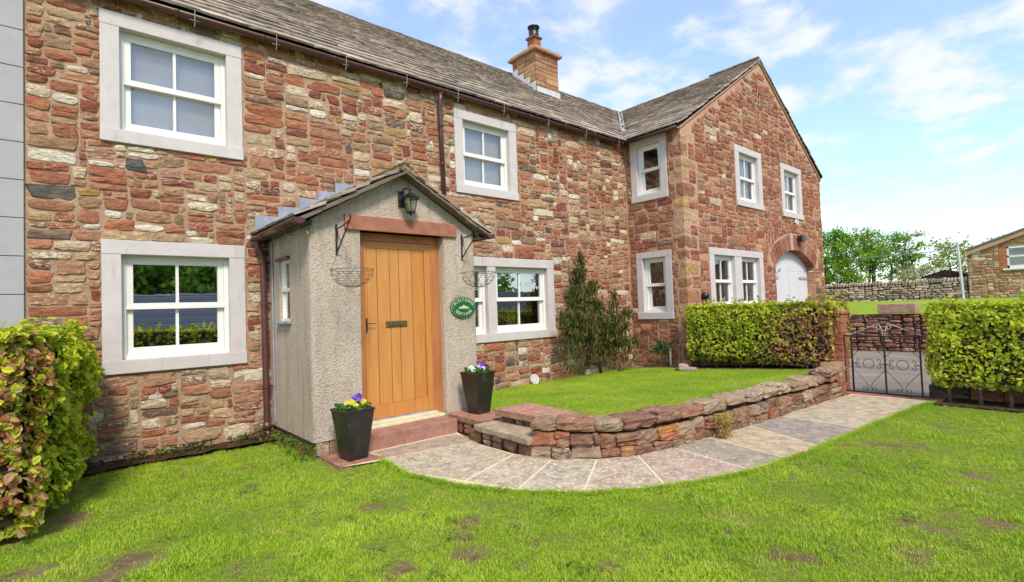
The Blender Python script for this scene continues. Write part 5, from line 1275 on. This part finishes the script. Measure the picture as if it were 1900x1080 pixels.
# ================================================================== BEYOND THE GATE
lw = thing('lane_wall', 'dark red dry stone wall across the lane behind the iron gate', 'stone wall', (16.72, 3, 0))
def FL(u, z, d): return (16.72-d, u, z)
lm_ = holed_plane(FL, -6, 9, -.1, .95, []).build('wall_face', 'dark', lw, fix=False)
ls = rubble(FL, 1.9, 5.7, -.05, .95, .02, lambda x, z: False, [3, 4, 5, 6], (1.5, 4.0), 20, [((.26, .115, .08), 6, .3), ((.31, .16, .11), 5, .4), ((.20, .09, .065), 5, .2), ((.38, .25, .18), 2, .5), ((.18, .12, .09), 3, .4)], .004, .05, 71, round_p=(3, 6), rough=.02, angj=.05)
emit_stones(ls, lm_, 'rock', 260)
emit_stones(rubble(FL, -6, 1.9, -.05, .95, .04, lambda x, z: False, [3, 4], (1.5, 4.0), 12, [((.30, .10, .07), 6, .2), ((.36, .15, .10), 5, .3)], .006, .05, 72, rough=.02)+rubble(FL, 5.7, 9, -.05, .95, .04, lambda x, z: False, [3, 4], (1.5, 4.0), 12, [((.30, .10, .07), 6, .2), ((.36, .15, .10), 5, .3)], .006, .05, 73, rough=.02), lm_, 'rock', 0)
MB().box((16.75, -6, .5), (17.2, 9, .93)).build('wall_core', 'soil', lw)
tr_ = MB().box((16.62, 3.25, .97), (17.15, 4.08, 1.22), (.36, .24, .17, .4)); props(tr_.build('stone_trough', 'concrete', None, bevel=.02), 'oblong sandstone block resting on top of the dark red lane wall', 'stone block')
fwl = thing('field_wall', 'pale grey dry stone wall with upright coping far across the field', 'stone wall', (30, 9, 1.15))
def FF(u, z, d): return (30-d, u, z)
fz = lambda y: 1.96+.02*(y-4)
fc = MB(); fc.box((30.0, 3.95, 1.0), (30.4, 24, 1.93)); fcore = fc.build('wall_face', 'dark', fwl)
fs = rubble(FF, 3.97, 16, 1.1, 1.93, .04, lambda x, z: False, [2, 3, 3, 4], (1.4, 3.5), 14, PAL_FAR, .006, .05, 81, rough=.02); emit_stones(fs, fcore, 'rock', 300)
y = 3.98
while y < 16:
    l = rr.uniform(.07, .16); h = rr.uniform(.16, .27)
    rock(MB(), Vector((30.12, y+l/2, 1.92+h/2)), Vector((0, .97, .2)), Vector((1, 0, 0)), Vector((0, -.2, .97)), l/2, .17, h/2, pick(PAL_FAR, rr), rr.uniform(0, 90), 4, .12).build('coping_stone', 'rock', fwl, smooth=True, fix=False); y += l
# far barn
bn_ = thing('far_house', 'distant rubble stone gable with white window at the right edge', 'house', (30, 0, 1))
def FB(u, z, d): return (29.9-d, u, z)
def bz(y): return 3.30+(3.93-y)*.37 if y > -.6 else 3.30+(3.93+.6)*.37-(-.6-y)*.37
BW = (1.55, 2.66, 2.40, 3.30)
bmb = MB()
yy = sorted(set(list(np.linspace(-5.1, 3.93, 30))+[BW[0], BW[1]]))
for a_, b_ in zip(yy[:-1], yy[1:]):
    m_ = (a_+b_)/2
    if BW[0] < m_ < BW[1]:
        bmb.add([FB(a_, 1, 0), FB(b_, 1, 0), FB(b_, BW[2], 0), FB(a_, BW[2], 0)], [(0, 1, 2, 3)]); bmb.add([FB(a_, BW[3], 0), FB(b_, BW[3], 0), FB(b_, bz(b_), 0), FB(a_, bz(a_), 0)], [(0, 1, 2, 3)])
    else: bmb.add([FB(a_, 1, 0), FB(b_, 1, 0), FB(b_, bz(b_), 0), FB(a_, bz(a_), 0)], [(0, 1, 2, 3)])
bmb.box((29.95, 3.6, .9), (38, 3.93, 3.25)); bw_ = bmb.build('gable_wall', 'mortar', bn_, fix=False)
bs_ = rubble(FB, .3, 3.93, 1.05, 5.0, .04, lambda y, z: z > bz(y)-.06 or (BW[0]-.02 < y < BW[1]+.26 and BW[2]-.05 < z < BW[3]+.12), [2, 3, 3, 4, 5], (1.4, 3.4), 14, PAL_BARN, .007, .03, 91); emit_stones(bs_, bw_, 'stone', 300)
z = BW[2]-.03
while z < BW[3]+.1:
    MB().box((29.875, BW[1]+.01, z+.004), (29.95, BW[1]+.24, z+.072), pick([((.50, .17, .08), 3, 0), ((.44, .14, .07), 2, 0)], rr)).build('brick', 'stone', bw_); z += .076
wf = MB(); 
for q in ((BW[0], BW[0]+.06, BW[2], BW[3]), (BW[1]-.06, BW[1], BW[2], BW[3]), (BW[0], BW[1], BW[3]-.07, BW[3]), (BW[0], BW[1], BW[2], BW[2]+.12), (BW[0], BW[1], 2.86, 2.93)): fbox(wf, FB, *q, -.1, .012)
fwn = wf.build('window', 'white', bn_); MB().add([FB(BW[0], BW[2], -.06), FB(BW[1], BW[2], -.06), FB(BW[1], BW[3], -.06), FB(BW[0], BW[3], -.06)], [(0, 1, 2, 3)]).build('pane', 'glass', fwn, fix=False)
fbox(MB(), FB, BW[0]-.1, BW[1]+.15, BW[2]-.07, BW[2], -.1, .08).build('sill', 'white', fwn); fbox(MB(), FB, BW[0], BW[1], BW[2], BW[3], -1, -.5).build('room', 'interior', fwn)
rf = MB(); rf.add([(29.75, 4.05, 3.30), (40, 4.05, 3.30), (40, -.6, 5.02), (29.75, -.6, 5.02)], [(0, 1, 2, 3)], (.2, .17, .15, 1)); rf.add([(29.75, 4.05, 3.22), (29.75, 4.05, 3.30), (29.75, -.6, 5.02), (29.75, -.6, 4.94)], [(0, 1, 2, 3)], (.2, .17, .15, 1))
rf.add([(29.75, -.6, 5.02), (40, -.6, 5.02), (40, -5.2, 3.3), (29.75, -5.2, 3.3)], [(0, 1, 2, 3)], (.2, .17, .15, 1)); rf.build('roof', 'slate', bn_, fix=False)
MB().add([(29.78, 3.95, 3.05), (29.78, 3.95, 3.22), (29.78, -.6, 4.94), (29.78, -.6, 4.77)], [(0, 1, 2, 3)]).build('verge_board', 'mortar_pink', bn_, fix=False)
po = thing('telegraph_pole', 'pale pole with a wire at the left end of the distant gable', 'pole', (29.6, 4.15, 1))
MB().tube([(29.6, 4.08, 1.0), (29.6, 4.18, 3.65)], .05, 8).build('post', 'galv', po); MB().tube([(29.6, 4.16, 3.45), (31, 5.6, 3.42), (36, 9.5, 3.75)], .018, 5).build('wire', 'lead', po)
shed = thing('dark_hut', 'low dark roof showing over the field wall beside the pole', 'shed', (34, 5, 1.2))
MB().box((33, 4.3, 1.1), (36, 6.2, 2.25)).build('wall', 'lead', shed); MB().prism([(4.2, 2.25), (5.2, 2.62), (6.3, 2.25)], 'x', 32.9, 36.1).build('roof', 'dark', shed)
# trees
def tree(name, label, x, y, z0, h, cr, trunks, nleaf, cols, lsize, seed, cbase=.3, group=None, dens=1.0, sq=1.0):
    r_ = random.Random(seed); t_ = thing(name, label, 'tree', (x, y, z0), group)
    tb = MB(); clumps = []
    for k in range(trunks):
        bx, by = x+r_.uniform(-.25, .25)*cr*(trunks > 1), y+r_.uniform(-.45, .45)*cr*(trunks > 1)
        top = Vector((bx+r_.uniform(-.1, .1)*h, by+r_.uniform(-.12, .12)*h, z0+h*.85)); mid = Vector((bx+r_.uniform(-.05, .05)*h, by+r_.uniform(-.05, .05)*h, z0+h*.4))
        rad = h*.018; tb.tube([(bx, by, z0-.1), mid, top], [rad, rad*.7, rad*.15], 7)
        for q in range(int(14*dens)):
            f = r_.uniform(cbase, .95); base = Vector((bx, by, z0)).lerp(mid, f*2) if f < .5 else mid.lerp(top, f*2-1)
            prof = math.sin(math.pi*min(1, max(.0, (f-cbase)/(1.05-cbase))*.8+.18))
            an = r_.uniform(0, 2*math.pi); L_ = cr*prof*r_.uniform(.45, 1.0); e = base+Vector((math.cos(an)*L_, math.sin(an)*L_*sq, L_*r_.uniform(.15, .7)))
            tb.tube([base, base.lerp(e, .5)+Vector((0, 0, -.02*h)), e], [rad*.35, rad*.22, rad*.06], 5)
            for c_ in (.45, .7, 1.0, 1.05): clumps.append((base.lerp(e, c_)+Vector([r_.gauss(0, .06*cr) for _ in range(3)]), cr*r_.uniform(.12, .28)))
    tb.build('trunk', 'bark', t_)
    ci = rng.integers(0, len(clumps), nleaf); cc = np.array([tuple(c_[0]) for c_ in clumps])[ci]; cs = np.array([c_[1] for c_ in clumps])[ci]
    P = cc+rng.normal(size=(nleaf, 3))*cs[:, None]*[.6, .6, .42]
    C0 = np.array(cols)[rng.choice(len(cols), nleaf)]*rng.uniform(.75, 1.25, (nleaf, 1))
    V, F, C = leaves(P, rng.normal(size=(nleaf, 3))+[0, 0, .7], lsize*rng.uniform(.6, 1.3, nleaf), C0); leaf_obj('crown', t_, V, F, C)
    return t_
G1 = [(.20, .36, .03), (.26, .42, .04), (.13, .26, .02), (.32, .46, .06)]; G2 = [(.11, .19, .03), (.16, .24, .04), (.08, .14, .02)]; G3 = [(.36, .37, .16), (.44, .43, .22), (.28, .28, .11)]
def at(px, X, z=1.3): # a spot on the plane x=X seen in image column px
    cpx = (px-950)/962.256; d = fw+rt*cpx+up*((540-520)/962.256); return X, CAM.y+d.y*X/d.x
grp = 'trees beyond the far field wall'
xx, yy_ = at(1552, 44); tree('leafy_tree', 'dense bright green tree emerging beside the wing', xx, yy_, 1.2, 5.94, 2.0, 2, 9000, G1, .17, 1, .05, grp, 1.5)
xx, yy_ = at(1612, 46); tree('leafy_tree', 'tall open-crowned tree with several dark trunks beyond the field wall', xx, yy_, 1.2, 6.05, 1.7, 3, 3000, G1, .15, 3, .33, grp)
xx, yy_ = at(1660, 47); tree('leafy_tree', 'open-crowned tree to the right of the multi-trunked one', xx, yy_, 1.2, 5.94, 1.6, 2, 2400, G1, .15, 4, .33, grp)
xx, yy_ = at(1690, 47); tree('leafy_tree', 'slighter green tree leaning over the pale blossom bush', xx, yy_, 1.2, 4.6, 1.2, 2, 1100, G1, .15, 5, .33, grp)
xx, yy_ = at(1700, 40); tree('blossom_bush', 'pale grey-green bush standing above the field wall', xx, yy_, 1.2, 2.1, 1.4, 4, 2600, G3, .09, 6, .15, grp)
xx, yy_ = at(1745, 41); tree('blossom_bush', 'sparse pale twiggy bush next to the pole', xx, yy_, 1.2, 1.7, .9, 3, 700, G3, .08, 7, .15, grp)
xx, yy_ = at(1795, 44); tree('leafy_tree', 'yellow-green tree rising behind the pole and far house', xx, yy_, 1.2, 4.0, 1.9, 3, 2600, [(.32, .36, .05), (.40, .42, .08), (.20, .26, .04)], .15, 8, .3, grp)
# ================================================================== BEHIND THE CAMERA (seen in the panes)
oh = hedge('beech_hedge', 'long low hedge across the garden mirrored in the lower windows', [(-6, -10.6), (26, -10.6), (26, -10), (-6, -10)], .0, 1.1, 9000, .16)
ob = thing('outbuilding', 'low slate-roofed outbuilding mirrored in the lower left window', 'outbuilding', (10, -16, 0))
MB().box((-8, -19, -.1), (32, -13.2, 1.1)).build('wall', 'mortar', ob)
rbm = MB(); rr = random.Random(2)
rbm.add([(-8.2, -13, 1.0), (32.2, -13, 1.0), (32.2, -16.2, 2.75), (-8.2, -16.2, 2.75)], [(0, 1, 2, 3)], (.24, .24, .26, 1)); rbm.add([(-8.2, -16.2, 2.75), (32.2, -16.2, 2.75), (32.2, -19.4, 1.0), (-8.2, -19.4, 1.0)], [(0, 1, 2, 3)], (.24, .24, .26, 1))
for k in range(16):
    f = k/16; y_ = -13-3.2*f; z_ = 1.0+1.75*f; rbm.box((-8.2, y_-.24, z_+.02), (32.2, y_, z_+.06+.0), (.22+.06*(k % 3), .22+.06*(k % 3), .25+.06*(k % 3), 1))
rbm.build('roof', 'slate', ob)
for k, x_ in enumerate((-9, -4, 1, 6, 11, 17, 23, 30)):
    tree('leafy_tree', 'garden tree '+['at the far left end of the row behind the low outbuilding', 'second from the left behind the low outbuilding', 'third from the left behind the low outbuilding', 'left of the middle behind the low outbuilding', 'right of the middle behind the low outbuilding', 'third from the right behind the low outbuilding', 'second from the right behind the low outbuilding', 'at the far right end of the row behind the low outbuilding'][k], x_, -27-rr.uniform(0, 3), 0, rr.uniform(11, 14), 5.0, 3, 6500, [(.30, .50, .06), (.40, .60, .08), (.18, .34, .05)], .5, 40+k, .02, 'trees behind the outbuilding, seen only as reflections')

# ================================================================== GRASS
def tuft(seed, n=16, rad=.035, h=(.012, .031)):
    r_ = random.Random(seed); V = []; F = []
    for k in range(n):
        a_ = r_.uniform(0, 2*math.pi); d = rad*math.sqrt(r_.random()); x, y = d*math.cos(a_), d*math.sin(a_); hh = r_.uniform(*h); w_ = r_.uniform(.0010, .0019)
        l = r_.uniform(0, 2*math.pi); lx, ly = math.cos(l), math.sin(l); b1, b2 = hh*r_.uniform(.1, .3), hh*r_.uniform(.35, .9); px_, py_ = -ly*w_, lx*w_; b = len(V)
        V += [(x-px_, y-py_, -.006), (x+px_, y+py_, -.006), (x+px_*.9+lx*b1, y+py_*.9+ly*b1, hh*.55), (x-px_*.9+lx*b1, y-py_*.9+ly*b1, hh*.55), (x+lx*b2, y+ly*b2, hh)]
        F += [(b, b+1, b+2, b+3), (b+3, b+2, b+4)]
    me = bpy.data.meshes.new('grass_tuft'); me.from_pydata(V, [], F); me.materials.append(MAT['blade']); return bpy.data.objects.new('grass_tuft', me)
tufts = [tuft(k) for k in range(4)]
def grass(name, label, pts, sc):
    me = bpy.data.meshes.new(name); me.from_pydata(pts.tolist(), [], [])
    n = len(pts); at_ = me.attributes.new('scl', 'FLOAT', 'POINT'); at_.data.foreach_set('value', np.asarray(sc, np.float32))
    ar_ = me.attributes.new('rot', 'FLOAT_VECTOR', 'POINT'); rv_ = np.zeros((n, 3), np.float32); rv_[:, 2] = rng.uniform(0, 6.28, n); rv_[:, 0] = rng.normal(0, .15, n); rv_[:, 1] = rng.normal(0, .15, n); ar_.data.foreach_set('vector', rv_.ravel())
    ai = me.attributes.new('idx', 'INT', 'POINT'); ai.data.foreach_set('value', rng.integers(0, 4, n).astype(np.int32))
    me.materials.append(MAT['blade']); o = bpy.data.objects.new(name, me); COL.objects.link(o); props(o, label, 'grass', kind='stuff')
    ng = bpy.data.node_groups.new('grass_scatter', 'GeometryNodeTree'); ng.interface.new_socket('Geometry', in_out='INPUT', socket_type='NodeSocketGeometry'); ng.interface.new_socket('Geometry', in_out='OUTPUT', socket_type='NodeSocketGeometry')
    gi = ng.nodes.new('NodeGroupInput'); go = ng.nodes.new('NodeGroupOutput'); ip = ng.nodes.new('GeometryNodeInstanceOnPoints'); g2i = ng.nodes.new('GeometryNodeGeometryToInstance')
    for tf in tufts[::-1]:
        oi = ng.nodes.new('GeometryNodeObjectInfo'); oi.inputs['Object'].default_value = tf; oi.inputs['As Instance'].default_value = True; ng.links.new(oi.outputs['Geometry'], g2i.inputs[0])
    def na(nm, ty): q = ng.nodes.new('GeometryNodeInputNamedAttribute'); q.data_type = ty; q.inputs['Name'].default_value = nm; return q.outputs['Attribute']
    ng.links.new(gi.outputs[0], ip.inputs['Points']); ng.links.new(g2i.outputs[0], ip.inputs['Instance']); ip.inputs['Pick Instance'].default_value = True
    ng.links.new(na('idx', 'INT'), ip.inputs['Instance Index']); e2r = ng.nodes.new('FunctionNodeEulerToRotation'); ng.links.new(na('rot', 'FLOAT_VECTOR'), e2r.inputs[0]); ng.links.new(e2r.outputs[0], ip.inputs['Rotation'])
    ng.links.new(na('scl', 'FLOAT'), ip.inputs['Scale']); ng.links.new(ip.outputs[0], go.inputs[0])
    md = o.modifiers.new('scatter', 'NODES'); md.node_group = ng; return o
P = []; SC = []; rg = random.Random(99)
PATHIN = PATHPOLY
def try_pt(x, y, z, dens_keep):
    P.append((x, y, z)); 
n_try = 92000
for _ in range(n_try):
    # denser close to the camera: sample in polar coordinates about it
    u_ = rg.random(); rad = 1.6+8.2*u_**1.25; an = rg.uniform(-.12, 1.72); x = rad*math.sin(an); y = rad*math.cos(an)
    if x > 8.75 or x < -1.2 or y > 6.62 or y < -1.5: continue
    if 1.93 < x < 4.2 and y > 5.35: continue
    if x < .1 and 4.9 < y: continue
    if inside(x, y, PATHIN):
        # only creep over the outer lip
        continue
    if x > 3.4 and y > 2.95 or (x > 6 and y > 2.55): continue
    if x > 8.6 and y > 1.45: continue
    b = bare(x, y)
    if b > .17 and rg.random() < min(.74, (b-.17)*3): continue
    if y > 6.45 and rg.random() < .7: continue
    P.append((x, y, lawnz(x, y))); SC.append(rg.uniform(.5, 1.1)*(1.0 if b < .25 else .7)*(.95+.7*fnoise(x*2.3, y*2.3, 4)))
for i in range(len(OUTER)-1):
    A_, B_ = Vector(OUTER[i]), Vector(OUTER[i+1]); L_ = (B_-A_).length; nn_ = Vector(((B_-A_).y, -(B_-A_).x)).normalized()
    for k in range(int(L_*230)):
        q = A_+(B_-A_)*rg.random()-nn_*(rg.gauss(.0, .016)-.012); P.append((q.x, q.y, .004)); SC.append(rg.uniform(.5, .95))
print('lawn tufts', len(P)); grass('grass', 'short bright green lawn grass in the foreground', np.array(P), SC)
P = []; SC = []
for _ in range(26000):
    x = rg.uniform(3.75, 9.3); y = rg.uniform(2.85, 6.72)
    if not inside(x, y, UPPOLY): continue
    if x < 4.2 and y < 4.62 and y > 3.65: continue
    if y > 6.5 and rg.random() < .6: continue
    b = bare(x+20, y)
    if b > .36 and rg.random() < .6: continue
    if x > 8.85: continue
    P.append((x, y, zup(x, y))); SC.append(rg.uniform(.5, .95))
grass('grass', 'short grass of the small raised lawn inside the curved wall', np.array(P), SC)
# clover and daisy-leaf rosettes in the turf, a fallen leaf
lwz = thing('lawn_weeds', 'scattered low clover and broad-leaved weeds in the front lawn', 'weeds', (2, 2, 0)); lwz['kind'] = 'stuff'
Pw = []; Nw = []
for k in range(150):
    rad = rg.uniform(1.9, 6); an = rg.uniform(-.05, 1.5); x, y = rad*math.sin(an), rad*math.cos(an)
    if inside(x, y, PATHPOLY) or (x > 3.3 and y > 2.8) or y > 6.3 or x > 8.3 or (x > 1.9 and y > 5.2) or (x < .1 and y > 4.8): continue
    for q in range(rg.randint(6, 22)): Pw.append((x+rg.gauss(0, .035), y+rg.gauss(0, .035), rg.uniform(.008, .028))); Nw.append((rg.gauss(0, .35), rg.gauss(0, .35), 1))
Pw = np.array(Pw); n = len(Pw); V, F, C = leaves(Pw, np.array(Nw), rng.uniform(.012, .028, n), np.array([(.14, .28, .03), (.22, .36, .04), (.10, .20, .03), (.30, .26, .10)])[rng.choice(4, n)]); leaf_obj('weed_leaves', lwz, V, F, C, kind='stuff')
for (fx, fy, lb_) in ((1.69, 2.72, 'small orange-brown dead leaf lying on the lawn near the middle of the foreground'), (.55, 4.9, 'pale dry leaf lying on the lawn towards the left hedge')):
    V, F, C = leaves(np.array([(fx, fy, .035)]), np.array([(.2, -.4, 1.)]), np.array([.035]), np.array([(.42, .16, .06)])); props(leaf_obj('fallen_leaf', None, V, F, C), lb_, 'leaf')
# weeds along the wall foot
wd_t = thing('weeds', 'small dark weeds and fallen leaves in the soil strip below the lower left window', 'weeds', (1, 6.6, .04)); wd_t['kind'] = 'stuff'
n = 900; P = np.column_stack([rng.uniform(-.1, 1.95, n), 6.70-np.abs(rng.normal(0, .09, n)), .05+rng.uniform(0, .06, n)])
keepm = np.array([fnoise(p[0]*4, 3)*1.2+random.random() > .45 for p in P]); P = P[keepm]; n = len(P)
V, F, C = leaves(P, rng.normal(size=(n, 3))*.6+[0, 0, 1], rng.uniform(.02, .05, n), np.array([(.06, .14, .02), (.12, .22, .03), (.16, .09, .04), (.04, .08, .02)])[rng.choice(4, n)]); leaf_obj('weed_leaves', wd_t, V, F, C, kind='stuff')
n = 260; P = np.column_stack([PX0-np.abs(rng.normal(0, .08, n)), rng.uniform(5.3, 6.6, n), .02+rng.uniform(0, .10, n)])
V, F, C = leaves(P, rng.normal(size=(n, 3))*.6+[0, 0, 1], rng.uniform(.02, .06, n), np.array([(.10, .22, .02), (.12, .25, .03), (.2, .12, .04)])[rng.choice(3, n)]); leaf_obj('weed_leaves', wd_t, V, F, C, kind='stuff')
print('objects', len(bpy.data.objects))
